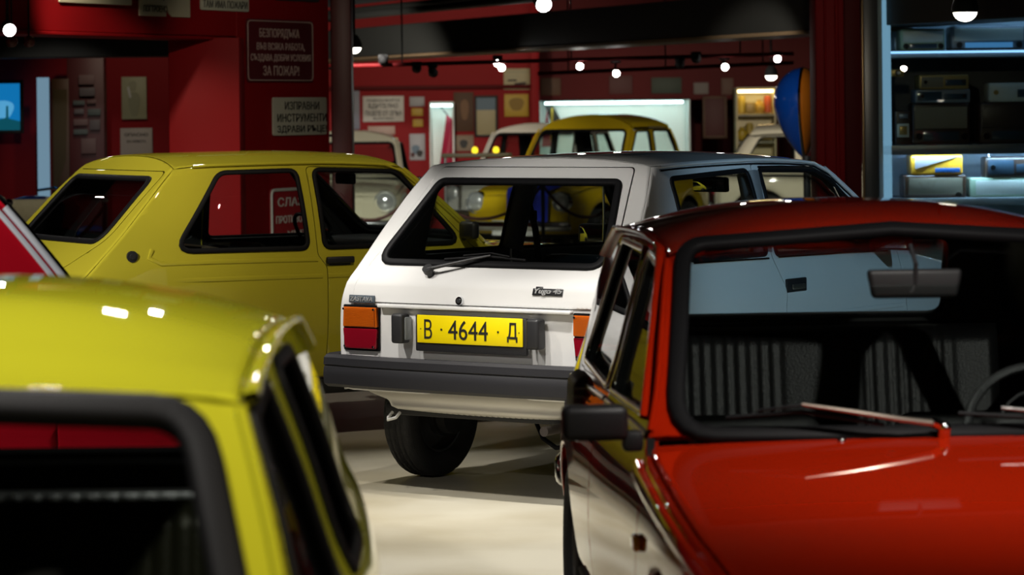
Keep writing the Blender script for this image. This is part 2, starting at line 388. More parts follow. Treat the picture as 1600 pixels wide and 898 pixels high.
for i, (z, d, r, mt) in enumerate(((zb+.42, -.3, .035, DGR), (zb+.56, -.5, .05, BLK), (zb+.50, -.05, .03, DGR), (zb+.70, -.2, .07, DGR))):
    a, c = Vector((B0.x, B0.y, z))-BD*2-BN*d, Vector((B1.x, B1.y, z))+BD*4-BN*d
    tag(MB().cyl(a, c, r, n=14).build('ceiling_pipe', mt), ['thin grey pipe just above the dark beam', 'thick black pipe high under the ceiling', 'thin grey pipe close against the beam top', 'widest grey pipe above the dark beam'][i], 'pipe', 'pipes above the beam')
# back walls
struct('wall_posters', MB().box((-3.32, 38.1, 1.55), (7.3, .2, 3.1)), RED)
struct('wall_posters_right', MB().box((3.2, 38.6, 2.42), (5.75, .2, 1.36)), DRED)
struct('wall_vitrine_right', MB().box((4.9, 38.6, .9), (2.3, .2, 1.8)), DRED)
q = at(836, 140, 37.8); struct('wall_column', MB().box((q.x, 37.85, 1.55), (.11, .3, 3.1), .01), RED)
q0, q1 = at(545, 138, 37.9), at(832, 138, 37.9); struct('trim_ledge', MB().box(((q0.x+q1.x)/2-.6, 37.95, q0.z), (q1.x-q0.x+1.2, .12, .05), .008), DRED)
struct('wall_far_left', MB().box((-5.6, 27.2, 1.55), (5.4, .2, 3.1)), RED)
struct('wall_left_board', MB().box((-3.90, 26.42, 1.1), (.34, .15, 2.2), .005), pbr('dark_poster_wall', (.09, .012, .014), .5))
q = at(130, 75, 24); struct('trim_soffit', MB().box((-4.4, 24.2, 2.32), (4.6, .5, .42), .01), DGR)
# red column and grey post by the radio showcase
q0, q1 = at(1275, 150, 20), at(1345, 150, 20)
b = MB(); b.box(((q0.x+q1.x)/2-.02, 20.2, 1.55), (q1.x-q0.x-.04, .4, 3.1), .012); struct('wall_column_right', b, RED)
b = MB(); b.box((q1.x-.06, 19.97, 1.55), (.11, .06, 3.1), .005); struct('trim_column_right', b, DRED)
for i, (px, r_) in enumerate(((1308, .014), (1290, .009))):
    a = at(px, 100, 19.96); o = MB().cyl((a.x, 19.97, 0), (a.x, 19.97, 3.08), r_, n=12).build('wall_pipe', RED); tag(o, ['thicker red pipe running up the red column', 'thinner red conduit left of the pipe on the red column'][i], 'pipe', 'pipes on the red column')
a = sw(1.235, 0, .03); b = MB(); b.cyl(a, a+Vector((0, 0, 3.08)), .022, n=12)
o = b.build('wall_pipe', pbr('dark_pipe', (.04, .012, .012), .5)); tag(o, 'dark vertical pipe at the right end of the sign wall', 'pipe')
for z in (.7, 1.46, 1.95, 2.3): MB().box(a+Vector((0, -.012, z)), (.08, .05, .02), .005).build('pipe_clip', pbr('dark_pipe', (.04, .012, .012), .5), o)

# ------------------------------------------------------------------ signs and posters
INK = pbr('sign_ink', (.015, .013, .012), .6); CREAM = pbr('sign_cream', (.66, .62, .46), .45, var=.06); PALE = pbr('sign_pale', (.60, .60, .50), .45, var=.05)
def on_sign_wall(px, py):
    # pixel -> (t, z) on the sign wall
    c, s = math.cos(ROLL), math.sin(ROLL); a, b = px-800, py-Y_H; dx, dy = (a*c-b*s)/F_PX, (b*c+a*s)/F_PX
    t = (dx*S0.y-S0.x)/(SD.x-dx*SD.y); Y = S0.y+SD.y*t; return t, CAM_H-dy*Y
def wall_sign(name, x0, y0, x1, y1, mat, label, lines, ink, border=None, cat='sign', torn=None, bold=.01, group=None):
    t0, za = on_sign_wall(x0, (y0+y1)/2); t1, zb_ = on_sign_wall(x1, (y0+y1)/2); tc = (t0+t1)/2; xc = (x0+x1)/2
    zt = on_sign_wall(xc, y0)[1]; zl = on_sign_wall(xc, y1)[1]; w, h = t1-t0, zt-zl
    e = empty(name, sw(tc, (zt+zl)/2, .012), 0, label, cat, group); M = frame((0, 0, 0), SD, (0, 0, 1))
    b = MB(); b.prism([tuple(q) for q in rnd(torn(w, h) if torn else [(-w/2, -h/2), (w/2, -h/2), (w/2, h/2), (-w/2, h/2)], 0 if torn else min(w, h)*.07)], .012, M @ Matrix.Translation((0, 0, -.008)), .002); b.build('sign_plate', mat, e)
    if border:
        pts = rnd([(-w/2+.012, -h/2+.012), (w/2-.012, -h/2+.012), (w/2-.012, h/2-.012), (-w/2+.012, h/2-.012)], min(w, h)*.08)
        b = MB(); b.tube([M @ Vector((x, y, .004)) for x, y in pts], border[1], 6, True); b.build('sign_border', border[0], e)
    for s, cx, cy, lw, lh in lines: text_mesh('sign_lettering', s, ink, e, M @ Matrix.Translation((cx*w, cy*h, .006)), lw*w, lh*h, .002, bold)
    return e
MAR = pbr('sign_maroon', (.115, .012, .018), .45); SILV = pbr('sign_silver_ink', (.62, .48, .44), .5)
wall_sign('enamel_sign', 383, 31, 487, 128, MAR, 'maroon enamel sign with pale border and four lines of pale lettering', [('БЕЗПОРЯДЪКА', -.02, .27, .60, .17), ('ВЪВ ВСЯКА РАБОТА,', 0, .06, .72, .135), ('СЪЗДАВА ДОБРИ УСЛОВИЯ', 0, -.12, .90, .135), ('ЗА ПОЖАР!', 0, -.32, .54, .16)], SILV, (SILV, .004))
wall_sign('enamel_sign', 424, 152, 508, 211, PALE, 'pale enamel sign with three lines of black lettering, below the maroon sign', [('ИЗПРАВНИ', .03, .28, .64, .22), ('ИНСТРУМЕНТИ', .03, -.04, .92, .22), ('ЗДРАВИ РЪЦЕ!', .03, -.35, .92, .22)], INK)
RS_ = pbr('sign_red', (.30, .015, .02), .45); WI = pbr('sign_white', (.68, .66, .62), .45)
wall_sign('enamel_sign', 420, 292, 520, 400, RS_, 'red enamel sign with white border, seen through the mustard car windows', [('СЛАЗЕ     А', 0, .30, .78, .13), ('ПРОТИВОПОЖАРНИ', 0, .05, .84, .11), ('УРЕДИ', 0, -.17, .5, .11)], WI, (WI, .012))
wall_sign('paper_sign', 90, -20, 203, 6, CREAM, 'cream sign at the top edge, leftmost of the three over the opening', [], INK)
def torn(w, h): return [(-w/2, -h/2), (.02*w, -h/2), (.03*w, -.2*h), (.08*w, -.42*h), (.14*w, -h/2), (w/2, -h/2), (w/2, .1*h), (.38*w, .2*h), (.33*w, h/2), (-w/2, h/2)]
wall_sign('paper_sign', 215, -38, 294, 26, CREAM, 'torn cream sign with black lettering over the opening', [('ЗНИЩ', -.20, -.02, .34, .20), ('ПОГТРОЕНО', -.20, -.32, .46, .16)], INK, torn=torn)
wall_sign('paper_sign', 311, -38, 386, 17, PALE, 'pale sign with one visible line of black lettering, rightmost over the opening', [('ТАМ ИМА ПОЖАРИ', 0, -.32, .92, .22)], INK)
wall_sign('paper_sign', 428, -40, 496, 2, pbr('sign_dark', (.04, .03, .03), .5), 'dark sign cut off by the top edge above the maroon sign', [], INK)
def poster(x0, y0, x1, y1, Y, mat, label, cat='poster', frm=None, name='poster', group=None, text=(), shapes=(), ink=INK):
    a, c = at(x0, (y0+y1)/2, Y), at(x1, (y0+y1)/2, Y); t, l = at((x0+x1)/2, y0, Y), at((x0+x1)/2, y1, Y); w, h = c.x-a.x, t.z-l.z
    e = empty(name, ((a.x+c.x)/2, Y, (t.z+l.z)/2), 0, label, cat, group); M = frame((0, 0, 0), (1, 0, 0), (0, 0, 1))
    MB().box((0, .01, 0), (w, .014, h), .002).build('sheet', mat, e)
    if frm:
        b = MB(); f = .03
        for cx, cz, sx, sz in ((-w/2, 0, f, h+f), (w/2, 0, f, h+f), (0, -h/2, w, f), (0, h/2, w, f)): b.box((cx, .0, cz), (sx, .03, sz), .004)
        b.build('picture_frame', frm, e)
    for s, cx, cy, lw, lh in text: text_mesh('poster_lettering', s, ink, e, M @ Matrix.Translation((cx*w, cy*h, .0)), lw*w, lh*h, .004, .02)
    for k, (nm, pts, m) in enumerate(shapes):
        b = MB(); b.prism([(x*w, y*h) for x, y in pts], .003, M @ Matrix.Translation((0, 0, -.001+.0015*k))); b.build(nm, m, e)
    return e
def blob(cx, cy, rx, ry, n=20, k=.12): return [(cx+rx*math.cos(a)*(1+k*math.sin(3*a)), cy+ry*math.sin(a)*(1+k*math.cos(2*a))) for a in np.linspace(0, 2*math.pi, n+1)[:-1]]
YP = 37.96
GRY = pbr('poster_grey', (.42, .42, .45), .5); YLW = pbr('poster_yellow', (.55, .36, .03), .5); BEI = pbr('poster_beige', (.48, .42, .24), .5); OLV = pbr('poster_olive', (.40, .38, .24), .5)
BLU = pbr('poster_blue', (.10, .17, .24), .5); BRN = pbr('poster_brown', (.10, .045, .02), .6); DGN = pbr('poster_green', (.035, .05, .035), .6); DKR = pbr('poster_dark_red', (.075, .012, .012), .6)
poster(567, 150, 631, 190, YP, WI, 'white poster with rows of heavy black lettering on the back wall', text=[('ПОВИШАВАЙТЕ', 0, .34, .8, .12), ('БДИТЕЛНО', 0, .10, .72, .22), ('ПАЗЕТЕ ОТ ОГЪН', 0, -.17, .88, .20), ('ВСИЧКИ', 0, -.38, .5, .08)])
poster(545, 142, 562, 202, YP, pbr('poster_lilac', (.20, .21, .27), .5), 'narrow lilac grey board beside the sign wall')
poster(575, 197, 617, 210, YP, pbr('poster_pink', (.5, .34, .28), .5), 'small pinkish notice below the white lettered poster')
poster(640, 151, 663, 166, YP, GRY, 'small pale notice, topmost of the narrow column of notices')
poster(643, 169, 661, 181, YP, YLW, 'small yellow notice under the pale notice')
poster(645, 186, 661, 198, YP, YLW, 'lower small yellow notice above the blue and white picture')
poster(640, 209, 664, 250, YP, GRY, 'pale blue and white picture with dark figures, left of the lit doorway', shapes=[('print', blob(-.1, -.1, .25, .2), BLU), ('print', blob(.15, -.25, .2, .14), INK), ('print', blob(-.3, -.3, .14, .1), DKR)])
poster(709, 144, 740, 205, YP, BRN, 'brown picture with a pale figure right of the lit doorway', shapes=[('print', blob(.05, .05, .2, .3), pbr('print_tan', (.22, .11, .05), .6))])
poster(709, 211, 740, 236, YP, pbr('print_pale_brown', (.25, .18, .12), .6), 'pale brown picture with a dark silhouette below the brown picture', shapes=[('print', blob(0, -.05, .2, .3), INK)])
poster(743, 151, 776, 212, YP, BEI, 'beige and blue poster in a dark frame', frm=INK, shapes=[('print', [(-.5, .16), (.5, .16), (.5, .5), (-.5, .5)], BLU)])
poster(787, 107, 828, 140, YP, BEI, 'beige poster with dark lines at the top right of the red wall', shapes=[('print', [(-.4, .30), (.4, .30), (.4, .37), (-.4, .37)], OLV), ('print', [(-.35, -.1), (.0, -.1), (.0, -.02), (-.35, -.02)], INK), ('print', [(-.1, -.3), (.35, -.24), (.35, -.14), (-.1, -.2)], INK), ('print', [(-.4, .1), (.05, .12), (.05, .16), (-.4, .14)], OLV)])
poster(788, 147, 826, 182, YP, YLW, 'yellow poster with a brown round picture, under the beige poster', shapes=[('print', blob(0, .05, .3, .32), pbr('print_ochre', (.30, .18, .02), .6))])
YR = 38.46
poster(1018, 121, 1065, 146, YR, DGN, 'dark green picture on the dark wall above the lit vitrine')
poster(952, 118, 988, 147, YR, DKR, 'dim red picture on the dark wall, left of the green picture')
poster(1084, 129, 1107, 147, YR, pbr('poster_dim_white', (.20, .17, .16), .6), 'small dim white notice right of the dark green picture')
poster(1127, 122, 1146, 148, YR, pbr('poster_dim_brown', (.14, .07, .05), .6), 'small brownish notice left of the warm lit showcase')
poster(1100, 152, 1134, 214, YR, DKR, 'tall dim red board right of the lit vitrine', frm=BRN)
poster(845, 122, 876, 149, YR, BRN, 'dim brown picture above the left end of the lit vitrine')
YL = 27.05
poster(190, 120, 229, 186, YL, pbr('drawing_paper', (.46, .44, .27), .5), 'old drawing on yellowed paper hung on the red wall at left', shapes=[('print', blob(-.05, .28, .16, .14), OLV), ('print', blob(0, -.15, .22, .35, 20, .2), pbr('print_pencil', (.36, .35, .22), .6)), ('print', [(-.28, .25), (-.2, .28), (-.1, .02), (-.18, .0)], WI)])
poster(188, 200, 238, 243, YL, pbr('notice_white', (.52, .44, .38), .5), 'white notice with two dark lines under the old drawing', text=[('ОПАСНО', 0, .26, .74, .12), ('ЗА ЖИВОТА', 0, .02, .6, .10)])
k = 0
for x0, y0, x1, y1 in ((123, 117, 147, 132), (124, 137, 148, 150), (114, 157, 132, 164), (136, 156, 150, 162), (116, 170, 131, 178), (137, 170, 157, 180), (115, 186, 137, 196), (140, 187, 156, 203), (115, 202, 137, 210), (127, 216, 150, 240)):
    poster(x0, y0, x1, y1, 26.3, pbr('dim_notice_%s' % 'abc'[k % 3], [(.17, .10, .10), (.13, .11, .12), (.10, .12, .12)][k % 3], .6), 'small dim notice pinned on the dark board at left', group='notices on the dark board', name='notice'); k += 1
# lit picture, light panel and brown board at the far left
e = poster(-30, 128, 34, 206, 26.6, emis('screen_blue', (.005, .16, .42), 1.0), 'glowing blue underwater picture at the far left edge', 'screen', INK, 'lit_picture', shapes=[('print', blob(.05, -.05, .25, .2), emis('screen_cloud', (.08, .34, .6), 1.0)), ('print', [(-.5, -.5), (.5, -.5), (.5, -.30), (.1, -.22), (-.5, -.34)], emis('screen_dark', (.004, .07, .10), 1.0)), ('print', [(.10, -.4), (.18, -.4), (.17, .02), (.12, .02)], emis('screen_dark', (.004, .07, .10), 1.0))])
poster(59, 121, 78, 449, 26.5, emis('panel_glow', (.16, .27, .36), .9), 'tall pale blue glowing panel at far left', 'panel', None, 'lit_panel')
poster(82, 123, 109, 458, 26.2, pbr('brown_board', (.085, .035, .012), .55), 'tall brown board between the glowing panel and the dark notices', 'board', None, 'wooden_board', shapes=[('print', [(-.4, -.05), (.3, .12), (.4, .45), (-.4, .45)], pbr('board_olive', (.07, .045, .012), .6))])
# lit doorway, flag
def box_niche(name, x0, y0, x1, y1, Y, depth, inner, label, cat, light, shelf=()):
    a, c = at(x0, y0, Y), at(x1, y1, Y); w, h = c.x-a.x, a.z-c.z; e = empty(name, ((a.x+c.x)/2, Y, c.z), 0, label, cat)
    b = MB(); t = .02
    b.box((0, depth, h/2), (w, t, h)); b.box((-w/2, depth/2, h/2), (t, depth, h)); b.box((w/2, depth/2, h/2), (t, depth, h)); b.box((0, depth/2, 0), (w, depth, t)); b.box((0, depth/2, h), (w, depth, t))
    b.build('cabinet', inner, e)
    b = MB(); b.box((0, .06, h-.04), (w*.92, .05, .03), .005); b.build('light_tube', light, e)
    for z in shelf: MB().box((0, depth/2, z*h), (w, depth*.9, .025), .003).build('shelf', pbr('niche_shelf', (.4, .38, .3), .4), e)
    return e, w, h
WN = pbr('white_niche', (.80, .84, .82), .5)
e, w, h = box_niche('lit_cabinet', 672, 160, 709, 268, 37.6, .35, WN, 'bright pale cabinet like a doorway in the red wall, a red flag inside', 'cabinet', emis('tube_cool', (.62, .93, .9), 9.))
fl = empty('flag', at(700, 215, 37.8), 0, 'red pennant flag hanging in the bright pale cabinet', 'flag'); fl.location.y = 37.74
b = MB(); vs = []; fs = []
for i in range(9):
    for j in range(9):
        u, v = i/8, j/8; vs.append(((u-.5)*.24*(.3+.7*v)+.02*(1-v), .02*math.sin(6*u+3*v), .30-.72*v+.10*(1-u)*0-(u)*.05))
for i in range(8):
    for j in range(8): fs.append((i*9+j, (i+1)*9+j, (i+1)*9+j+1, i*9+j+1))
b.raw(vs, fs); o = b.build('cloth', pbr('flag_red', (.42, .01, .05), .5), fl); sm = o.modifiers.new('s', 'SOLIDIFY'); sm.thickness = .004
MB().tube([(-.06, .03, .36), (.0, .03, .30), (.02, .03, -.5)], .008, 8).build('flag_pole', INK, fl)
MB().sph((-.075, .02, .40), .022).build('pole_finial', INK, fl)
# long lit vitrine
e, w, h = box_niche('vitrine', 842, 157, 1078, 250, 38.5, .4, WN, 'long white lit vitrine in the back wall behind the yellow vintage car', 'cabinet', emis('tube_cool', (.62, .93, .9), 9.))
b = MB(); b.prism([(-w/2+.06, h), (-w/2+.16, h-.0), (-w/2+.34, h-.36), (-w/2+.20, h-.42)], .02, Matrix.Translation((0, .2, 0)) @ Matrix.Rotation(R_(90), 4, 'X')); o = b.build('pennant', pbr('pennant_dark', (.02, .02, .018), .6), None); o.location = e.location; tag(o, 'dark slanting pennant inside the left end of the long vitrine', 'pennant')
b = MB(); b.prism([(-w/2+.03, .2), (-w/2+.16, .2), (-w/2+.11, h-.12)], .02, Matrix.Translation((0, .12, 0)) @ Matrix.Rotation(R_(90), 4, 'X')); o = b.build('pennant', pbr('flag_red', (.42, .01, .05), .5), None); o.location = e.location; tag(o, 'small red pennant in the left corner of the long vitrine', 'pennant')
b = MB(); b.prism([(-w/2+.13, .2), (-w/2+.19, .2), (-w/2+.19, h-.10), (-w/2+.17, h-.1)], .02, Matrix.Translation((0, .16, 0)) @ Matrix.Rotation(R_(90), 4, 'X')); o = b.build('pennant', YLW, None); o.location = e.location; tag(o, 'narrow yellow pennant beside the small red one in the vitrine', 'pennant')
for k, x in enumerate((.20, .265)):
    o = MB().sph((e.location.x-w*.5+w*x, 38.62, e.location.z+h-.27), .028).build('ornament', INK); tag(o, ['left black disc hung in the long vitrine', 'right black disc hung in the long vitrine'][k], 'ornament', 'black discs in the vitrine')
# warm showcase at the back right
e, w, h = box_niche('showcase', 1151, 138, 1212, 262, 38.05, .45, pbr('warm_niche', (.75, .66, .40), .5), 'warm yellow lit showcase with shelves of small objects behind the ivory car', 'cabinet', emis('tube_warm', (1, .80, .38), 10.), (.32, .66))
random.seed(5)
items = [(.16, .68, 'tin', (.42, .30, .04), 'tall ochre tin on the upper shelf of the warm showcase'), (.38, .68, 'box', (.25, .17, .05), 'brown box on the upper shelf of the warm showcase'), (.62, .68, 'ball', (.5, .3, .05), 'round golden jar on the upper shelf of the warm showcase'), (.84, .68, 'tin', (.40, .07, .02), 'red tin at the right end of the warm showcase upper shelf'),
         (.16, .34, 'ball', (.5, .36, .03), 'round yellow jar on the middle shelf of the warm showcase'), (.36, .34, 'tin', (.45, .33, .05), 'yellow tin beside the round yellow jar in the warm showcase'), (.58, .34, 'ball', (.06, .05, .03), 'small dark jar in the middle of the warm showcase'), (.82, .34, 'box', (.40, .28, .07), 'tan box at the right end of the warm showcase middle shelf'), (.45, .02, 'box', (.35, .24, .06), 'wide tan box on the floor of the warm showcase')]
for x, z, k, cc, lb in items:
    m = pbr('item_%d' % int(x*100+z*1000), cc, .4); p = Vector((e.location.x-w/2+w*x, 38.25, e.location.z+h*z+.013)); b = MB()
    if k == 'tin': b.cyl(p, p+Vector((0, 0, .20)), .05, n=20); b.cyl(p+Vector((0, 0, .20)), p+Vector((0, 0, .225)), .04, n=20)
    elif k == 'box': b.box(p+Vector((0, 0, .07)), (.13, .12, .14), .01)
    else: b.lathe([(.001, 0), (.05, .0), (.075, .06), (.06, .12), (.03, .14), (.035, .17), (.001, .17)], Matrix.Translation(p), 20)
    tag(b.build({'tin': 'tin', 'box': 'small_box', 'ball': 'jar'}[k], m), lb, {'tin': 'tin', 'box': 'box', 'ball': 'jar'}[k], 'small objects in the warm showcase')
# ------------------------------------------------------------------ cars
def nrm(*v): return np.stack(np.broadcast_arrays(*v), 1).astype(float)
class Car:
    """body surfaces in the car's own frame: x to its right, y forward, z up"""
    def __init__(s, name, label, cat, X, Y, deg, col, **k):
        s.root = empty(name, (X, Y, 0), -R_(deg), label, cat, k.get('group')); s.paint = col; s.inner = k.get('inner', TRIMD)
        s.wy = pchip(*zip(*k['wy'])); s.ins = pchip(*zip(*k['ins'])); s.R = pchip(*zip(*k['R'])); s.Fw = pchip(*zip(*k['Fw']))
        s.zg = pchip(*zip(*k['zg'])); s.Hd = pchip(*zip(*k['Hd'])); s.Ff = pchip(*zip(*k['Ff']))
        s.crown = k.get('crown', .03); s.ch = k.get('ch', .03); s.br = k.get('br', .03); s.bf = k.get('bf', .08); s.bff = k.get('bff', .08)
        s.sill = k.get('sill', .3); s.arch = k['arch']; s.ra = k.get('ra', .33); s.rw = k.get('rw', .28)
        s.rolls = k.get('rolls', .018); s.h = k.get('h', .07); s.Dk = pchip(*zip(*k['Dk'])) if 'Dk' in k else None
        s.cd = k.get('cd', .03); s.cf = k.get('cf', 1.); s.T = pchip(*zip(*k['T'])) if 'T' in k else None; s.zb = k.get('zb', s.sill)
        # key junctions
        z = 1.0
        for _ in range(40): z = float(s.zg(s.Fw(z)))
        s.zF = z; z = 1.2
        for _ in range(40): z = float(s.zg(s.R(z)))
        s.zR = z
        y = 0.
        for _ in range(60):
            zc = float(s.Hd(y)); y = float(s.Fw(zc))
        s.yC, s.zC = y, zc
        y = float(s.Ff(.7))
        for _ in range(60): y = float(s.Ff(s.Hd(y)))
        s.yN, s.zN = y, float(s.Hd(y))
        if s.Dk:
            y = float(s.R(.95))
            for _ in range(60): y = float(s.R(s.Dk(y)))
            s.yD, s.zD = y, float(s.Dk(y)); y = float(s.T(.75))
            for _ in range(60): y = float(s.T(s.Dk(y)))
            s.yT, s.zT = y, float(s.Dk(y))
    def W(s, y, z): return s.wy(y)-s.ins(z)
    def side_fn(s, g): return lambda P: nrm(g*s.W(P[:, 0], P[:, 1]), P[:, 0], P[:, 1])
    def rear_fn(s, d=0.): return lambda P: nrm(P[:, 0], s.R(P[:, 1])+s.br*P[:, 0]**2+d, P[:, 1])
    def tail_fn(s, d=0.): return lambda P: nrm(P[:, 0], s.T(P[:, 1])+s.br*P[:, 0]**2+d, P[:, 1])
    def ws_fn(s, d=0.): return lambda P: nrm(P[:, 0], s.Fw(P[:, 1])-s.bf*P[:, 0]**2+d, P[:, 1])
    def nose_fn(s, d=0.): return lambda P: nrm(P[:, 0], s.Ff(P[:, 1])-s.bff*P[:, 0]**2+d, P[:, 1])
    def hood_fn(s, d=0.): return lambda P: nrm(P[:, 0], P[:, 1], s.Hd(P[:, 1])-s.ch*P[:, 0]**2+d)
    def deck_fn(s, d=0.): return lambda P: nrm(P[:, 0], P[:, 1], s.Dk(P[:, 1])-s.cd*P[:, 0]**2+d)
    def roof_fn(s, d=0.):
        def f(P):
            z = s.zg(P[:, 1]); w = s.W(P[:, 1], z); q = np.clip(P[:, 0]/w, -1.15, 1.15)
            return nrm(P[:, 0], P[:, 1], z+s.cr(P[:, 1])*(1-np.abs(q)**2.4)+d)
        return f
    def edge(s, prof, b, sgn, z): # point on the side where a face profile meets it
        y = prof(z)
        for _ in range(4): y = prof(z)+sgn*b*s.W(y, z)**2
        return y
    def side_outline(s):
        L = []; zs = s.sill
        rear_top = s.zR; RP = s.T if s.Dk else s.R
        y0 = float(s.edge(RP, s.br, 1, s.zb)); y1 = float(s.edge(s.Ff, s.bff, -1, zs))
        L.append((y0, s.zb))
        for ya in s.arch:
            a0 = math.asin(min(.99, (zs-s.rw)/s.ra)) if zs > s.rw else 0
            a1 = math.asin(min(.99, (s.zb-s.rw)/s.ra)) if ya == s.arch[0] and s.zb > zs else a0
            L += [(ya-s.ra*math.cos(a1+(math.pi-a0-a1)*i/14), s.rw+s.ra*math.sin(a1+(math.pi-a0-a1)*i/14)) for i in range(15)]
        L.append((y1, zs))
        for z in np.linspace(zs, s.zN-.01, 7)[1:]: L.append((float(s.edge(s.Ff, s.bff, -1, z)), z))
        yw = float(s.edge(s.Fw, s.bf, -1, s.zC))
        for y in np.linspace(L[-1][0], yw, 12)[1:]: L.append((y, float(s.Hd(y)-s.ch*s.W(y, s.Hd(y))**2)))
        for z in np.linspace(s.zC, s.zF, 9)[1:]: L.append((float(s.edge(s.Fw, s.bf, -1, z)), z))
        yr = float(s.edge(s.R, s.br, 1, s.zR))
        for y in np.linspace(L[-1][0], yr, 14)[1:]: L.append((y, float(s.zg(y))))
        if s.Dk:
            for z in np.linspace(s.zR, s.zD, 9)[1:]: L.append((float(s.edge(s.R, s.br, 1, z)), z))
            yt = float(s.edge(s.T, s.br, 1, s.zT))
            for y in np.linspace(L[-1][0], yt, 8)[1:]: L.append((y, float(s.Dk(y)-s.cd*s.W(y, s.Dk(y))**2)))
            for z in np.linspace(L[-1][1], s.zb, 8)[1:-1]: L.append((float(s.edge(s.T, s.br, 1, z)), z))
        else:
            for z in np.linspace(s.zR, s.zb, 16)[1:-1]: L.append((float(s.edge(s.R, s.br, 1, z)), z))
        return np.array(L)
    def face_outline(s, prof, sgn, b, z0, z1, top=None, inset=0., n=8):
        """outline in (x,z) of a front or rear face, top edge following top(x)"""
        rt = []
        for z in np.linspace(z0, z1, n):
            y = float(s.edge(prof, b, sgn, z)); rt.append((float(s.W(y, z))-inset, z))
        w = rt[-1][0]; tp = [(x, z1+(top(x/w) if top else 0)) for x in np.linspace(w, -w, 13)[1:-1]]
        return np.array(rt+tp+[(-x, z) for x, z in rt[::-1]])
    def frame_roll(s, prof, zt, k=.5): return lambda m: np.where(np.abs(m[:, 0]) > .965*s.W(prof(m[:, 1]), m[:, 1]), s.rolls*k, .004)
    def crown_top(s, k=1.): return lambda q: k*s.crown*(1-abs(q)**2.4)
    def cr(s, y):
        t = np.clip((float(s.Fw(s.zF))-y)/.6, 0, 1); return s.crown*(s.cf+(1-s.cf)*t*t*(3-2*t))
    def rear_frame_outline(s, z0): return s.face_outline(s.R, 1, s.br, z0, s.zR, s.crown_top())
    def ws_outline(s, z0=None):
        z0 = s.zC if z0 is None else z0
        return s.face_outline(s.Fw, -1, s.bf, z0, s.zF, s.crown_top(s.cf))
    def roof_outline(s):
        L = []; wF = float(s.W(s.Fw(s.zF), s.zF)); wR = float(s.W(s.R(s.zR), s.zR)); c = s.crown_top(); c1 = s.crown_top(s.cf)
        yf = float(s.edge(s.Fw, s.bf, -1, s.zF)); yr = float(s.edge(s.R, s.br, 1, s.zR))
        for x in np.linspace(-wF, wF, 15): L.append((x, float(s.Fw(s.zF+c1(x/wF))-s.bf*x*x)))
        for y in np.linspace(L[-1][1], yr, 12)[1:-1]: L.append((float(s.W(y, s.zg(y))), y))
        for x in np.linspace(wR, -wR, 15): L.append((x, float(s.R(s.zR+c(x/wR))+s.br*x*x)))
        for y in np.linspace(L[-1][1], yf, 12)[1:-1]: L.append((-float(s.W(y, s.zg(y))), y))
        return np.array(L)
    def hood_outline(s, y0=None):
        L = []; yw = float(s.edge(s.Fw, s.bf, -1, s.zC)); z = s.zN-.01; yn = float(s.edge(s.Ff, s.bff, -1, z))
        f = lambda y: float(s.W(y, s.Hd(y)-.01))
        wn = f(yn)
        for x in np.linspace(wn, -wn, 13): L.append((x, float(s.Ff(s.zN)-s.bff*x*x)))
        for y in np.linspace(yn, yw, 10)[1:-1]: L.append((-f(y), y))
        w = f(yw)
        for x in np.linspace(-w, w, 13): L.append((x, float(s.Fw(s.zC)-s.bf*x*x)))
        for y in np.linspace(yw, yn, 10)[1:-1]: L.append((f(y), y))
        return np.array(L)
    def deck_outline(s):
        L = []; f = lambda y: float(s.W(y, s.Dk(y)-.01)); y0 = float(s.edge(s.R, s.br, 1, s.zD)); y1 = float(s.edge(s.T, s.br, 1, s.zT))
        for x in np.linspace(-f(y0), f(y0), 13): L.append((x, float(s.R(s.zD)+s.br*x*x)))
        for y in np.linspace(y0, y1, 8)[1:-1]: L.append((f(y), y))
        for x in np.linspace(f(y1), -f(y1), 13): L.append((x, float(s.T(s.zT)+s.br*x*x)))
        for y in np.linspace(y1, y0, 8)[1:-1]: L.append((-f(y), y))
        return np.array(L)
    def glaze(s, name, poly, fn, out, sealmat=RUB, w=.014, t=.008, gmat=GLS, din=.01, off=.003, inset=0., parent=None):
        p = parent or s.root
        g = panel(name, [gmat], poly, lambda P: fn(P), p, h=.12, roll=0, thick=0, out=out, off=-din)
        seal(name+'_seal', sealmat, poly, fn, g, w, t, off, out)
        return g
    def wheel(s, x, y, z=None, r=None, wd=.145, hub=True, tread=False, rim=STEEL, capm=CHR):
        r = r or s.rw; z = r if z is None else z; sg = 1 if x > 0 else -1
        e = empty('wheel', (x, y, z)); e.parent = s.root
        M = Matrix.Rotation(R_(90)*sg, 4, 'Y'); h = wd/2; ri = r*.60
        prof = [(ri, -h*.72), (ri+.012, -h*.9), (r*.78, -h*1.02), (r*.9, -h*.98), (r*.965, -h*.86), (r, -h*.66), (r, h*.66), (r*.965, h*.86), (r*.9, h*.98), (r*.78, h*1.02), (ri+.012, h*.9), (ri, h*.72)]
        b = MB()
        if tread:
            prof2 = []
            n = 120; prof2 = [(ri, -h*.72), (ri+.012, -h*.9), (r*.72, -h*.99), (r*.80, -h*1.03), (r*.90, -h*.99), (r*.955, -h*.9), (r*.985, -h*.78)]
            cols = np.linspace(-h*.70, h*.70, 17)
            for i, q in enumerate(cols): prof2.append((r*(1-.012*(abs(q)/h)**2)-(.007 if i in (3, 7, 9, 13) else 0), q))
            prof2 += [(r*.985, h*.78), (r*.955, h*.9), (r*.90, h*.99), (r*.80, h*1.03), (r*.72, h*.99), (ri+.012, h*.9), (ri, h*.72)]
            vs = []; fs = []; m = len(prof2)
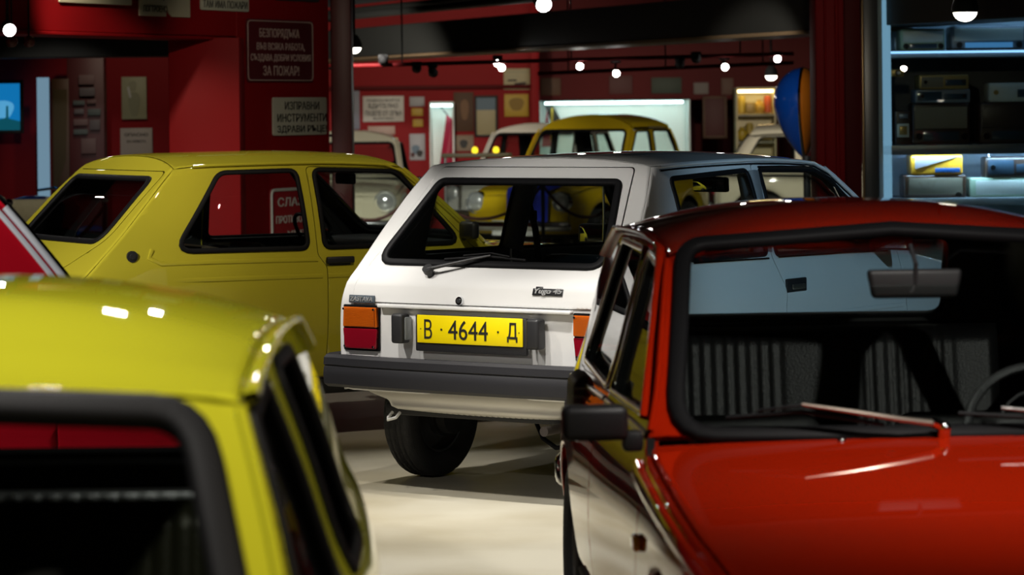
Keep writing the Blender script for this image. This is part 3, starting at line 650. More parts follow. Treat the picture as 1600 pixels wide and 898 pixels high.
            for k, (rr, zz) in enumerate(prof2):
                for i in range(n):
                    q = rr
                    if 6 <= k <= m-7 and (i+(k % 4 > 1)*2) % 5 == 0: q -= .006
                    a = 2*math.pi*(i+.35*math.sin(zz/h*4))/n; vs.append(tuple(M @ Vector((q*math.cos(a), q*math.sin(a), zz))))
            for k in range(m-1):
                for i in range(n): fs.append((k*n+i, k*n+(i+1) % n, (k+1)*n+(i+1) % n, (k+1)*n+i))
            b.raw(vs, fs)
        else: b.lathe(prof, M, 56)
        b.build('tyre', TYRE, e)
        b = MB(); b.lathe([(ri+.006, -h*.74), (ri-.008, -h*.70), (ri-.014, -h*.2), (ri*.9, h*.15), (ri*.75, h*.25), (ri*.55, h*.38), (ri*.3, h*.3), (.001, h*.3)], M, 40)
        b.lathe([(ri+.006, h*.74), (ri-.008, h*.7), (ri-.012, h*.3), (ri*.92, h*.18)], M, 40)
        b.build('rim', rim, e)
        b = MB(); b.lathe([(ri*.42, h*.36), (ri*.4, h*.55), (ri*.25, h*.7), (.001, h*.74)], M, 28); b.build('hub_cap', capm, e)
        return e
    def shell(s, wins, zrear, rear_holes=(), side_door=None, ws_hole=None, parts=('hood', 'nose'), wsz=None, gm=None):
        """side panels, roof, windscreen frame, bonnet, front; wins = window polygons in (y,z)"""
        so = s.side_outline(); s.doors = []
        for g, nm in ((1, 'right'), (-1, 'left')):
            holes = list(wins)
            if side_door is not None: holes = [side_door]+[w for w in wins if not s.inside(w, side_door)]
            panel('side_panel', [s.paint, s.inner], so, s.side_fn(g), s.root, holes, s.h, s.rolls, .005, .02, (g, 0, 0))
            if side_door is not None:
                d = panel('door', [s.paint, s.inner], side_door, s.side_fn(g), s.root, [w for w in wins if s.inside(w, side_door)], s.h, .005, .005, .03, (g, 0, 0)); s.doors.append(d)
            else: s.doors.append(s.root)
        for g in (1, -1):
            seal('pillar_edge', s.paint, [(float(s.edge(s.Fw, s.bf, -1, z))-.002, z) for z in np.linspace(s.zC+.01, s.zF-.01, 10)], s.side_fn(g), s.root, .011, .008, -.005, (g, 0, 0), False)
        panel('roof', [s.paint, s.inner], s.roof_outline(), s.roof_fn(), s.root, (), s.h, lambda m: np.where(np.abs(m[:, 0]) > .93*s.W(m[:, 1], s.zg(m[:, 1])), s.rolls, .004), .005, .02, (0, 0, 1))
        if ws_hole is not None: panel('windscreen_frame', [s.paint, s.inner], s.ws_outline(wsz), s.ws_fn(), s.root, [ws_hole], s.h, s.frame_roll(s.Fw, s.zF), .006, .02, (0, .7, .5))
        if 'hood' in parts: panel('bonnet', [s.paint, UNDER], s.hood_outline(), s.hood_fn(), s.root, (), s.h, s.rolls, .005, .012, (0, 0, 1))
        if 'nose' in parts: panel('front_panel', [s.paint, UNDER], s.face_outline(s.Ff, -1, s.bff, s.sill, s.zN), s.nose_fn(), s.root, (), s.h, s.rolls, .005, .012, (0, 1, 0))
    @staticmethod
    def inside(w, d):
        A, B, r = segs([orient(np.array(d, float))], [0]); D, _, _ = sdf(np.array([np.mean(w, 0)]), A, B, r); return D[0] > 0
    def floorpan(s, y0, y1, w, z=None, cab=None):
        z = z or s.sill
        b = MB(); b.box((0, (y0+y1)/2, z-.01), (2*w, y1-y0, .05), .015); 
        b.build('floor_pan', UNDER, s.root)
def pleated(name, w, h, d, mat, parent, M, groups, rib=.034, amp=.006, top=.04):
    """seat pad in its own frame: x across, y up the pad, z out of it; groups = [(x0,x1)] of pleats"""
    nx, ny = 140, 14; vs = []; fs = []
    for j in range(ny+1):
        v = j/ny
        for i in range(nx+1):
            x = -w/2+w*i/nx; y = h*v; e = min(x+w/2, w/2-x); ed = min(1, e/.05); tp = min(1, (1-v)*h/top); bt = min(1, v*h/top+.3)
            z = d*(1-(1-ed)**2)**.5 if ed < 1 else d
            z *= (1-(1-tp)**2)**.5 if tp < 1 else 1
            for a, b in groups:
                if a < x < b: z -= amp*(1-abs(math.sin(math.pi*(x-a)/rib))**.6)*(1 if v < .99 else .5)
            vs.append(tuple(M @ Vector((x, y, z))))
    n0 = len(vs)
    for j in range(ny+1):
        for i in range(nx+1):
            x = -w/2+w*i/nx; vs.append(tuple(M @ Vector((x, h*j/ny, -.03))))
    for o, fl in ((0, False), (n0, True)):
        for j in range(ny):
            for i in range(nx):
                q = (o+j*(nx+1)+i, o+j*(nx+1)+i+1, o+(j+1)*(nx+1)+i+1, o+(j+1)*(nx+1)+i); fs.append(q[::-1] if fl else q)
    loop = [i for i in range(nx+1)]+[j*(nx+1)+nx for j in range(1, ny+1)]+[ny*(nx+1)+i for i in range(nx-1, -1, -1)]+[j*(nx+1) for j in range(ny-1, 0, -1)]
    for a, b in zip(loop, loop[1:]+loop[:1]): fs.append((b, a, a+n0, b+n0))
    b = MB(); b.raw(vs, fs); return b.build(name, mat, parent, 70)
def bench(s, y, zs, w, hb, groups, mat=VINYL, lean=12, depth=.45, name='rear_seat'):
    e = empty(name, (0, y, zs)); e.parent = s.root
    pleated('backrest', w, hb, .08, mat, e, Matrix.Rotation(R_(180), 4, 'Z') @ Matrix.Rotation(R_(90-lean), 4, 'X') @ Matrix.Translation((0, 0, 0)), groups)
    b = MB(); b.box((0, depth/2, .0), (w, depth, .16), .05, 3); b.build('cushion', mat, e); return e
def bucket(s, x, y, z, mat=VINYL, w=.46, h=.50, lean=14, d=.11):
    e = empty('front_seat', (x, y, z)); e.parent = s.root
    b = MB(); b.box((0, .22, 0), (w, .48, .14), .05, 3); b.build('cushion', mat, e)
    b = MB(); b.box((0, 0, h/2), (w, d, h), .05, 3, rot=Matrix.Rotation(R_(lean), 4, 'X'), taper=(.86, .8)); b.build('backrest', mat, e); return e
def steering(s, c, tilt, r=.19, mat=PLA, rimr=.011):
    e = empty('steering_wheel', c); e.parent = s.root; e.rotation_euler = (R_(tilt), 0, 0)
    b = MB(); b.tube([(r*math.cos(a), r*math.sin(a), 0) for a in np.linspace(0, 2*math.pi, 37)[:-1]], rimr, 8, True); b.build('rim', mat, e)
    b = MB(); b.cyl((0, 0, -.05), (0, 0, .01), .05); b.box((0, -.0, 0), (2*r, .03, .012), .005)
    b.cyl((0, 0, -.35), (0, 0, -.03), .022); b.build('hub', mat, e); return e
def spoke_plate(o): return o
# ---------------- white hatchback seen from behind
WHITE = paint('white_paint', (.74, .74, .73), .3)
def white_hatchback():
    c = Car('hatchback_car', 'white hatchback seen from behind with yellow number plate and black rear bumper', 'car', -.186, 12.05, 35.2, WHITE, inner=TRIM,
        wy=[(-.1, .715), (.04, .735), (.35, .752), (.9, .762), (1.6, .765), (2.4, .757), (3.0, .735), (3.45, .68)],
        ins=[(.28, .04), (.45, .008), (.62, 0), (.78, .005), (.89, .026), (.97, .045), (1.14, .085), (1.32, .142), (1.42, .19)],
        R=[(.28, .10), (.43, .05), (.60, .04), (.80, .035), (.885, .05), (.98, .135), (1.14, .28), (1.325, .446), (1.42, .535)],
        Fw=[(.85, 2.80), (.95, 2.62), (1.38, 1.95), (1.45, 1.84)], zg=[(.48, 1.392), (.8, 1.403), (1.3, 1.408), (1.8, 1.391), (2.0, 1.36)],
        Hd=[(2.3, .98), (2.62, .945), (2.9, .90), (3.3, .83), (3.5, .78)], Ff=[(.28, 3.40), (.5, 3.46), (.8, 3.44)], crown=.034, ch=.03, br=.012, bf=.06, arch=(.60, 2.75), ra=.32, rw=.28, rolls=.014, sill=.30, zb=.45, h=.045)
    r = c.root
    qw = rnd([(.60, .995), (.612, 1.335), (1.25, 1.357), (1.235, .99)], .03)
    dw = rnd([(1.315, .985), (1.355, 1.357), (1.84, 1.345), (1.96, 1.30), (2.36, .965)], [.02, .03, .04, .05, .03])
    door = rnd([(1.33, .36), (1.33, .75), (1.35, .83), (1.278, .98), (1.302, 1.383), (1.86, 1.37), (1.97, 1.31), (2.46, .95), (2.49, .62), (2.38, .36)], [.05, .1, .05, .1, .03, .05, .08, .04, .1, .06])
    c.shell([qw, dw], None, side_door=door, ws_hole=rnd([(-.60, 1.0), (.60, 1.0), (.545, 1.345), (-.545, 1.345)], .05))
    # rear frame with tailgate
    hat = rnd([(-.655, .815), (.655, .815), (.652, .88), (.505, 1.388), (-.505, 1.388), (-.652, .88)], [.01, .01, .02, .03, .03, .02])
    win = rnd([(-.586, .982), (.586, .982), (.468, 1.324), (-.468, 1.324)], [.055, .055, .035, .035])
    panel('rear_panel', [WHITE, TRIM], c.rear_frame_outline(.43), c.rear_fn(), r, [hat], .028, c.frame_roll(c.R, c.zR, 1.), .004, .02, (0, -1, .3))
    tg = panel('tailgate', [WHITE, TRIM], hat, c.rear_fn(-.006), r, [win], .022, .005, .005, .025, (0, -1, .3))
    w = c.glaze('rear_window', win, c.rear_fn(-.006), (0, -1, .4), RUB, .017, .010, parent=tg)
    fr = c.rear_fn(-.006)
    def P(x, z, d=0.): # point d in front of the rear face
        q = fr(np.array([[x, z]]))[0]; n = fdn(fr, np.array([[x, z]]), -1. if fdn(fr, np.array([[x, z]]), 1.)[0][1] > 0 else 1.)[0]; return Vector(q+n*d)
    def FR(x, z, d=0.): # x to the right, y up the face, z out of it
        o = P(x, z, d); return frame(o, P(x+.02, z, d)-P(x-.02, z, d), P(x, z+.02, d)-P(x, z-.02, d))
    # lip above the plate recess
    lip = MB(); pts = [P(x, .800, .006) for x in np.linspace(-.50, .50, 12)]
    lip.box((0, c.R(.80)-.012, .803), (1.0, .03, .016), .006); lip.build('tailgate_lip', WHITE, tg)
    # wiper
    wp = empty('rear_wiper', (0, 0, 0)); wp.parent = tg
    b = MB(); p0 = P(-.265, .938, 0); b.cyl(p0, P(-.265, .938, .035), .017); b.cyl(P(-.265, .938, .02), P(-.265, .938, .042), .023)
    b.tube([P(-.265, .938, .034), P(-.18, .955, .036), P(-.06, .985, .034), P(.02, 1.003, .03)], .009, 8, r2=.005); b.build('wiper_arm', PLA, wp)
    b = MB(); b.tube([P(-.22, .990, .018), P(0, 1.004, .022), P(.20, .994, .018)], .006, 6); b.tube([P(-.12, 1.0, .03), P(.02, 1.010, .034), P(.12, 1.0, .03)], .004, 6); b.build('wiper_blade', RUB, wp)
    # badges, lock
    bd = MB(); bd.box((0, 0, 0), (.142, .034, .006), .003, M=FR(-.597, .827, .004)); bd = bd.build('name_badge', pbr('badge_grey', (.07, .09, .11), .35), tg); bd['label'] = 'grey badge with silver capital letters'
    BL = pbr('badge_silver', (.75, .76, .76), .25, metal=.7)
    text_mesh('badge_lettering', 'ZASTAVA', BL, bd, FR(-.597, .827, .009), .126, .021, .003, .018)
    bd = MB()
    M0 = FR(.368, .882, .003); ub = pbr('badge_black', (.015, .015, .017), .35)
    bd.box((0, .0, 0), (.150, .030, .004), .0019, M=M0); bd.box((-.045, .008, 0), (.035, .030, .004), .0019, M=M0); bd = bd.build('model_badge', ub, tg); bd['label'] = 'small dark badge with silver script'
    text_mesh('model_lettering', 'Yugo 45', BL, bd, M0 @ Matrix.Translation((0, 0, .004)) @ Matrix(((1, .22, 0, 0), (0, 1, 0, 0), (0, 0, 1, 0), (0, 0, 0, 1))), .142, .030, .003, .03)
    b = MB(); b.cyl(P(-.072, .834, 0), P(-.072, .834, .012), .019, .017, 24); b.build('lock_bezel', CHR, tg)
    b = MB(); b.cyl(P(-.072, .834, .006), P(-.072, .834, .015), .010, n=16); b.build('lock_barrel', PLA, tg)
    # plate, holder, plate lamps
    y0 = float(c.R(.7))
    pl = empty('number_plate', (-.002, y0-.028, .708)); pl.parent = r
    YEL = pbr('plate_yellow', (.86, .68, .0), .4); BK = pbr('plate_black', (.012, .012, .012), .5)
    b = MB(); b.box((0, .004, -.012), (.575, .02, .155), .006); b.build('plate_holder', PLA, pl)
    b = MB(); b.box((0, -.010, .006), (.546, .006, .118), .003); b.box((0, -.0105, .006), (.540, .006, .112), .003); b.build('plate_sheet', YEL, pl)
    Mt = lambda x: frame((x, -.0145, .006), (1, 0, 0), (0, 0, 1))
    text_mesh('plate_characters', 'В', BK, pl, Mt(-.213), .040, .082, .002, .0)
    text_mesh('plate_characters', '4644', BK, pl, Mt(-.005), .205, .082, .002, .0)
    text_mesh('plate_characters', 'Д', BK, pl, Mt(.222), .052, .082, .002, .01)
    for x, q in ((-.143, .008), (.150, .008), (-.252, .004), (.256, .004)): MB().box((x, -.0145, .006), (q, .002, q)).build('plate_dot', BK, pl)
    for x in (-.362, .338):
        l = empty('plate_lamp', (x, y0-.03, .712)); l.parent = r
        b = MB(); b.box((0, -.012, 0), (.062, .062, .126), .012, 3); b.build('lamp_housing', PLA, l)
        b = MB(); b.box((.022 if x < 0 else -.022, .0, 0), (.03, .05, .10), .008); b.build('lamp_lens', pbr('plate_lamp_lens', (.25, .27, .28), .15, coat=.5), l)
    # tail lamps
    OR = pbr('amber_lens', (.52, .10, .006), .12, coat=1); RD = pbr('red_lens', (.22, .004, .014), .12, coat=1); 
    for g in (-1, 1):
        t = empty('tail_lamp', (0, 0, 0)); t.parent = r
        def lens(nm, pts, m, d=.018):
            o = panel(nm, [m, m], rnd([(g*x, z) for x, z in pts], .008), c.rear_fn(-.004), t, (), .02, .006, .006, .02, (0, -1, 0), off=d); return o
        a = lens('indicator_lens', [(.508, .795), (.692, .795), (.697, .706), (.500+.006, .706)], OR); a['label'] = 'amber lens'
        a = lens('brake_lens', [(.506, .704), (.697, .704), (.690, .613), (.515, .613)], RD); a['label'] = 'dark red lens'
        b = MB()
        for k in range(15): z = .714+k*.0053; b.box((g*.60, c.R(z)-.0235, z), (.165, .003, .0042), .001)
        b.build('lens_ribs', OR, t)
        panel('lamp_frame', [RUB, RUB], rnd([(g*x, z) for x, z in [(.500, .803), (.702, .803), (.706, .604), (.506, .604)]], .008), c.rear_fn(), t, (), .05, .003, .003, .02, (0, -1, 0), off=.007)
        for x, z in ((.520, .785), (.683, .785), (.527, .624), (.682, .624)): MB().cyl((g*x, c.R(z)-.022, z), (g*x, c.R(z)-.027, z), .005, n=10).build('lamp_screw', CHR, t)
    # bumper with wrap-round ends
    bm = MB(); pts = []
    for x in np.linspace(-.70, .70, 15): pts.append((x, -.035+.04*abs(x/.7)**4))
    prof = [(.0, .585), (-.018, .588), (-.03, .575), (-.033, .545), (-.026, .540), (-.031, .532), (-.034, .50), (-.030, .462), (-.012, .448), (.03, .448), (.035, .585)]
    path = [(-.782, .42), (-.782, .12), (-.775, .05), (-.75, .0)]+pts+[(.75, .0), (.775, .05), (.782, .12), (.782, .42)]
    vs = []; fs = []; n = len(prof)
    for i, (x, y) in enumerate(path):
        a = np.array(path[max(i-1, 0)]); q = np.array(path[min(i+1, len(path)-1)]); d = (q-a)/np.linalg.norm(q-a); nx, ny = -d[1], d[0]
        for o, z in prof: vs.append((x-nx*o*-1*-1 if False else x+nx*o, y+ny*o, z))
    for i in range(len(path)-1):
        for k in range(n): fs.append((i*n+k, i*n+(k+1) % n, (i+1)*n+(k+1) % n, (i+1)*n+k))
    fs += [tuple(range(n)), tuple(range((len(path)-1)*n, len(path)*n))[::-1]]
    bm.raw(vs, fs); bmesh.ops.recalc_face_normals(bm.bm, faces=bm.bm.faces[:]); bp = bm.build('rear_bumper', GREYPLA, r, 30)
    # valance under the bumper
    VAL = paint('underseal_white', (.52, .50, .45), .5)
    fv = lambda Q: nrm(Q[:, 0], .045+.10*np.clip((.43-Q[:, 1])/.10, 0, 1)**2-.02*np.exp(-((Q[:, 1]-.365)/.012)**2)+.03*(Q[:, 0]/.6)**2, Q[:, 1])
    panel('rear_valance', [VAL, UNDER], rnd([(-.62, .47), (-.60, .425), (-.50, .395), (-.47, .335), (.47, .335), (.50, .395), (.60, .425), (.62, .47)], .02), fv, r, (), .03, .004, .004, .006, (0, -1, 0))
    b = MB(); b.tube([(-.46, .06, .345), (-.46, .03, .325), (-.44, .0, .318), (-.42, .03, .325), (-.42, .06, .345)], .007, 8); b.build('tow_hook', pbr('hook_white', (.6, .6, .58), .4), r)
    b = MB(); b.tube([(.44, .7, .34), (.40, .3, .32), (.37, .10, .315), (.37, -.0, .312)], .021, 12); b.build('exhaust_pipe', pbr('exhaust', (.06, .05, .045), .6, metal=.6), r)
    b = MB(); b.tube([(-.12, .60, .42), (-.04, .52, .30), (.06, .44, .225), (.17, .38, .195), (.29, .34, .215), (.40, .32, .30), (.44, .32, .36)], .010, 8); b.build('brake_cable', RUB, r)
    b = MB(); b.box((0, .60, .34), (1.1, .10, .05), .015); b.box((-.38, .52, .31), (.30, .09, .05), .012, rot=R_(25)); b.box((.38, .52, .31), (.30, .09, .05), .012, rot=R_(-25))
    for x in (-.5, .5): b.cyl((x, .66, .30), (x*.94, .64, .52), .022); b.cyl((x*1.05, .60, .28), (x*1.22, .60, .28), .085)
    b.build('rear_axle', UNDER, r)
    for x in (-.655, .655):
        w_ = c.wheel(x, .60, tread=True); c.wheel(x, 2.75)
        if x < 0:
            b = MB(); b.cyl((.085, -.005, .0), (.055, -.005, .0), .098, n=28); b.build('brake_drum', pbr('drum', (.03, .03, .03), .5, metal=.6), w_)
            b = MB(); b.cyl((.09, .045, .03), (.082, .045, .03), .014, n=10); b.build('brake_adjuster', pbr('rusty_steel', (.30, .20, .12), .5, metal=.7), w_)
    c.floorpan(.12, 3.3, .55, .36)
    # belt and gutter trim, side windows
    for g in (1, -1):
        sf = c.side_fn(g); nm = c.doors[0 if g > 0 else 1]
        c.glaze('quarter_window', qw, sf, (g, 0, 0), RUB, .012, .006); c.glaze('door_window', dw, sf, (g, 0, 0), RUB, .012, .006, parent=nm)
        seal('belt_trim', CHR, [(.62, .979), (1.0, .974), (1.24, .970)], sf, r, .005, .005, .004, (g, 0, 0), False)
        seal('window_strip', CHR, [(1.36, 1.368), (1.55, 1.366), (1.82, 1.358), (1.97, 1.306)], sf, nm, .004, .004, .004, (g, 0, 0), False)
        seal('vent_post', CHR, [(1.99, 1.27), (2.06, 1.12), (2.10, .985)], sf, nm, .006, .006, -.002, (g, 0, 0), False)
        seal('belt_trim', CHR, [(1.32, .972), (1.9, .963), (2.35, .952)], sf, nm, .005, .005, .004, (g, 0, 0), False)
        gz = [(y, float(c.zg(y))-.012) for y in np.linspace(.56, 1.86, 12)]+[(1.96, 1.335), (2.07, 1.26), (2.31, 1.11), (2.54, .965)]
        seal('drip_rail', WHITE, gz, sf, r, .006, .010, .006, (g, 0, 0), False); seal('gutter_shadow_strip', RUB, [(y, z-.012) for y, z in gz], sf, r, .004, .004, .002, (g, 0, 0), False)
        seal('body_crease', WHITE, [(.15, .70), (.8, .71), (1.27, .705)], sf, r, .010, .003, 0, (g, 0, 0), False); seal('body_crease', WHITE, [(1.35, .705), (2.0, .70), (2.44, .695)], sf, nm, .010, .003, 0, (g, 0, 0), False)
        x = float(c.W(1.43, .85))
        h = empty('door_handle', (g*(x+.0), 1.43, .845)); h.parent = nm
        b = MB(); b.box((g*.004, 0, .0), (.014, .175, .062), .006); b.build('handle_plate', PLA, h)
        b = MB(); b.box((g*.017, .0, -.006), (.012, .11, .022), .004); b.build('handle_lever', pbr('handle_metal', (.35, .34, .30), .3, metal=.9), h)
        e = empty('door_mirror', (g*.84, 2.20, .985)); e.parent = nm
        b = MB(); b.box((0, .02, .03), (.18, .06, .10), .022, 3); b.cyl((-.11*g, .03, -.02), (-.05*g, .03, .0), .014); b.build('mirror_housing', PLA, e)
        b = MB(); b.box((0, -.013, .03), (.135, .004, .078), .0015); b.build('mirror_face', MIRR, e)
    c.glaze('windscreen', rnd([(-.60, 1.0), (.60, 1.0), (.545, 1.345), (-.545, 1.345)], .05), c.ws_fn(), (0, .7, .5), RUB, .016, .01)
    # cabin
    b = MB(); b.box((0, .30, .935), (1.24, .36, .02), .006); b.build('parcel_shelf', pbr('shelf_carpet', (.05, .055, .065), .8, bump=.6, bscale=500), r)
    b = MB(); b.box((0, 2.45, .86), (1.36, .34, .17), .05, 3); b.build('dashboard', TRIMD, r)
    bench(c, .62, .55, 1.2, .36, [], TRIMD, 14); bucket(c, -.33, 1.35, .55, TRIMD, h=.42); bucket(c, .33, 1.35, .55, TRIMD, h=.42)
    steering(c, (-.33, 2.12, .86), -62)
    e = empty('cabin_mirror', (-.03, 1.98, 1.27)); e.parent = r
    b = MB(); b.box((0, .016, 0), (.215, .03, .072), .012, 3); b.cyl((0, .03, .0), (0, .06, .09), .008); b.build('mirror_housing', PLA, e)
    b = MB(); b.box((0, -.001, 0), (.196, .004, .056), .001); b.build('mirror_face', MIRR, e); e.rotation_euler = (R_(2), 0, R_(-10))
    b = MB(); b.tube([(-.61, 1.27, 1.31), (-.60, 1.30, 1.20), (-.585, 1.33, 1.08), (-.58, 1.36, .9)], .016, 8); b.box((-.59, 1.32, 1.14), (.02, .05, .05), .008); b.build('seat_belt', TRIMD, r)
    for g in (-1, 1):
        b = MB(); vs = [(g*x, y, z) for z, x, y in ((1.345, .585, 1.30), (1.20, .625, 1.285), (.99, .672, 1.265))]
        for q, w_ in zip(vs[:-1], vs[1:]): b.tube([q, w_], .05, 10)
        b.build('pillar_trim', pbr('pillar_trim_grey', (.16, .165, .17), .55), r)
        b = MB(); b.box((g*.40, 3.47, .68), (.28, .03, .15), .02); b.build('headlamp', LAMPW, r)
    b = MB(); b.box((0, 3.48, .50), (1.42, .10, .13), .03, 3); b.build('front_bumper', GREYPLA, r)
    return c
white_hatchback()
# ---------------- yellow hatchback behind it, on the left
def yellow_hatchback():
    YE = paint('mustard_paint', (.50, .435, .032), .33)
    c = Car('hatchback_car', 'mustard yellow two-door hatchback seen from its right rear, beside the red pier', 'car', -2.562, 14.35, 60, YE, inner=TRIMD,
        wy=[(0, .69), (.25, .735), (.8, .755), (1.6, .76), (2.5, .75), (3.2, .71), (3.6, .64)],
        ins=[(.28, .05), (.45, .012), (.62, 0), (.78, .006), (.88, .018), (.95, .032), (1.10, .06), (1.30, .118), (1.40, .165)],
        R=[(.28, .05), (.5, .0), (.75, .06), (.88, .17), (1.0, .295), (1.31, .60), (1.40, .70)],
        Fw=[(.85, 2.52), (.95, 2.42), (1.18, 2.17), (1.36, 1.96), (1.45, 1.84)], zg=[(.6, 1.362), (.85, 1.378), (1.4, 1.382), (1.85, 1.365), (2.05, 1.34)],
        Hd=[(2.3, .965), (2.45, .945), (3.15, .90), (3.5, .84), (3.7, .80)], Ff=[(.28, 3.52), (.5, 3.58), (.85, 3.58)], crown=.055, ch=.03, br=.05, bf=.08, arch=(.62, 2.85), ra=.32, rw=.28, rolls=.02, sill=.30, h=.05)
    r = c.root
    qw = rnd([(.635, .962), (.915, 1.338), (1.335, 1.342), (1.355, .955)], [.05, .09, .04, .04])
    dw = rnd([(1.445, .955), (1.432, 1.345), (1.90, 1.328), (2.23, .955)], [.04, .04, .09, .04])
    door = rnd([(1.44, .33), (1.45, .86), (1.405, .92), (1.395, 1.362), (1.905, 1.345), (2.29, .94), (2.50, .80), (2.50, .33)], [.05, .05, .05, .03, .08, .05, .1, .06])
    wsh = rnd([(-.60, .99), (.60, .99), (.53, 1.345), (-.53, 1.345)], .06)
    c.shell([qw, dw], None, side_door=door, ws_hole=wsh)
    hat = rnd([(.575, 1.352), (-.575, 1.352), (-.585, 1.03), (-.40, .885), (0, .865), (.40, .885), (.585, 1.03)], [.05, .05, .1, .1, 0, .1, .1])
    win = rnd([(-.535, 1.01), (.535, 1.01), (.505, 1.312), (-.505, 1.312)], [.07, .07, .05, .05])
    panel('rear_panel', [YE, TRIMD], c.rear_frame_outline(.30), c.rear_fn(), r, [hat], .035, c.frame_roll(c.R, c.zR, 1.), .004, .02, (0, -1, .5))
    tg = panel('tailgate', [YE, TRIMD], hat, c.rear_fn(-.004), r, [win], .03, .005, .005, .02, (0, -1, .5))
    c.glaze('rear_window', win, c.rear_fn(-.004), (0, -1, .5), RUB, .016, .009, GLSD, parent=tg)
    for g in (1, -1):
        sf = c.side_fn(g); d = c.doors[0 if g > 0 else 1]
        c.glaze('quarter_window', qw, sf, (g, 0, 0), RUB, .013, .007); c.glaze('door_window', dw, sf, (g, 0, 0), RUB, .012, .007, parent=d)
        gz = [(y, float(c.zg(y))-.008) for y in np.linspace(.78, 1.84, 10)]+[(1.93, 1.325), (2.18, 1.105), (2.32, .97)]
        seal('drip_rail', YE, gz, sf, r, .006, .010, .006, (g, 0, 0), False)
        seal('body_crease', YE, [(.52, .975), (.50, .935), (.56, .905), (.8, .905), (1.40, .898)], sf, r, .012, .005, 0, (g, 0, 0), False); seal('body_crease', YE, [(1.45, .815), (2.0, .81), (2.49, .80)], sf, d, .012, .004, 0, (g, 0, 0), False)
        seal('body_crease', YE, [(.2, .82), (.8, .82), (1.42, .815)], sf, r, .012, .004, 0, (g, 0, 0), False)
        h = empty('door_handle', (g*float(c.W(1.52, .88)), 1.52, .882)); h.parent = d
        b = MB(); b.box((g*.010, 0, .01), (.022, .155, .034), .008, 3); b.build('handle_grip', PLA, h)
        b = MB(); b.box((g*.004, 0, -.008), (.008, .12, .02), .003); b.build('handle_recess', TRIMD, h)
        b = MB(); b.box((g*(float(c.W(1.4, .30))-.03), 1.75, .26), (.05, 1.5, .08), .015); b.build('sill_strip', UNDER, r)
    b = MB(); x = float(c.W(.413, .945)); b.cyl((x-.01, .413, .945), (x+.010, .413, .945), .028, n=24); b.cyl((x, .413, .945), (x+.016, .413, .945), .018, .014, n=20); b.build('fuel_cap', PLA, r)
    c.glaze('windscreen', wsh, c.ws_fn(), (0, .7, .5), RUB, .015, .01)
    for x in (-.655, .655): c.wheel(x, .62); c.wheel(x, 2.85)
    c.floorpan(.1, 3.4, .55, .34)
    b = MB(); b.box((0, .62, .93), (1.2, .42, .02), .006); b.build('parcel_shelf', TRIMD, r)
    b = MB(); b.box((0, 2.25, .88), (1.36, .36, .15), .05, 3); b.build('dashboard', TRIMD, r)
    bench(c, .95, .55, 1.2, .44, [], pbr('tan_trim', (.10, .085, .07), .5)); bucket(c, -.34, 1.55, .55, TRIMD, h=.40); bucket(c, .34, 1.55, .55, TRIMD, h=.40)
    steering(c, (-.33, 1.93, .93), -55, .19)
    e = empty('cabin_mirror', (-.0, 1.92, 1.28)); e.parent = r
    b = MB(); b.box((0, .012, 0), (.20, .03, .06), .012, 3); b.cyl((0, .03, .0), (0, .06, .07), .007); b.build('mirror_housing', PLA, e)
    b = MB(); b.box((0, 3.60, .46), (1.45, .09, .12), .03, 3); b.build('front_bumper', PLA, r)
    b = MB(); b.box((0, -.04, .46), (1.45, .09, .12), .03, 3); b.build('rear_bumper', PLA, r)
    for g in (-1, 1):
        b = MB(); b.cyl((g*.5, 3.52, .68), (g*.5, 3.59, .68), .09, n=24); b.build('headlamp', LAMPW, r)
        e = empty('door_mirror', (g*.79, 2.22, .99)); e.parent = c.doors[0 if g > 0 else 1]
        b = MB(); b.box((0, .02, .03), (.15, .05, .09), .02, 3); b.cyl((-.09*g, .03, -.02), (-.04*g, .03, .0), .014); b.build('mirror_housing', PLA, e)
yellow_hatchback()

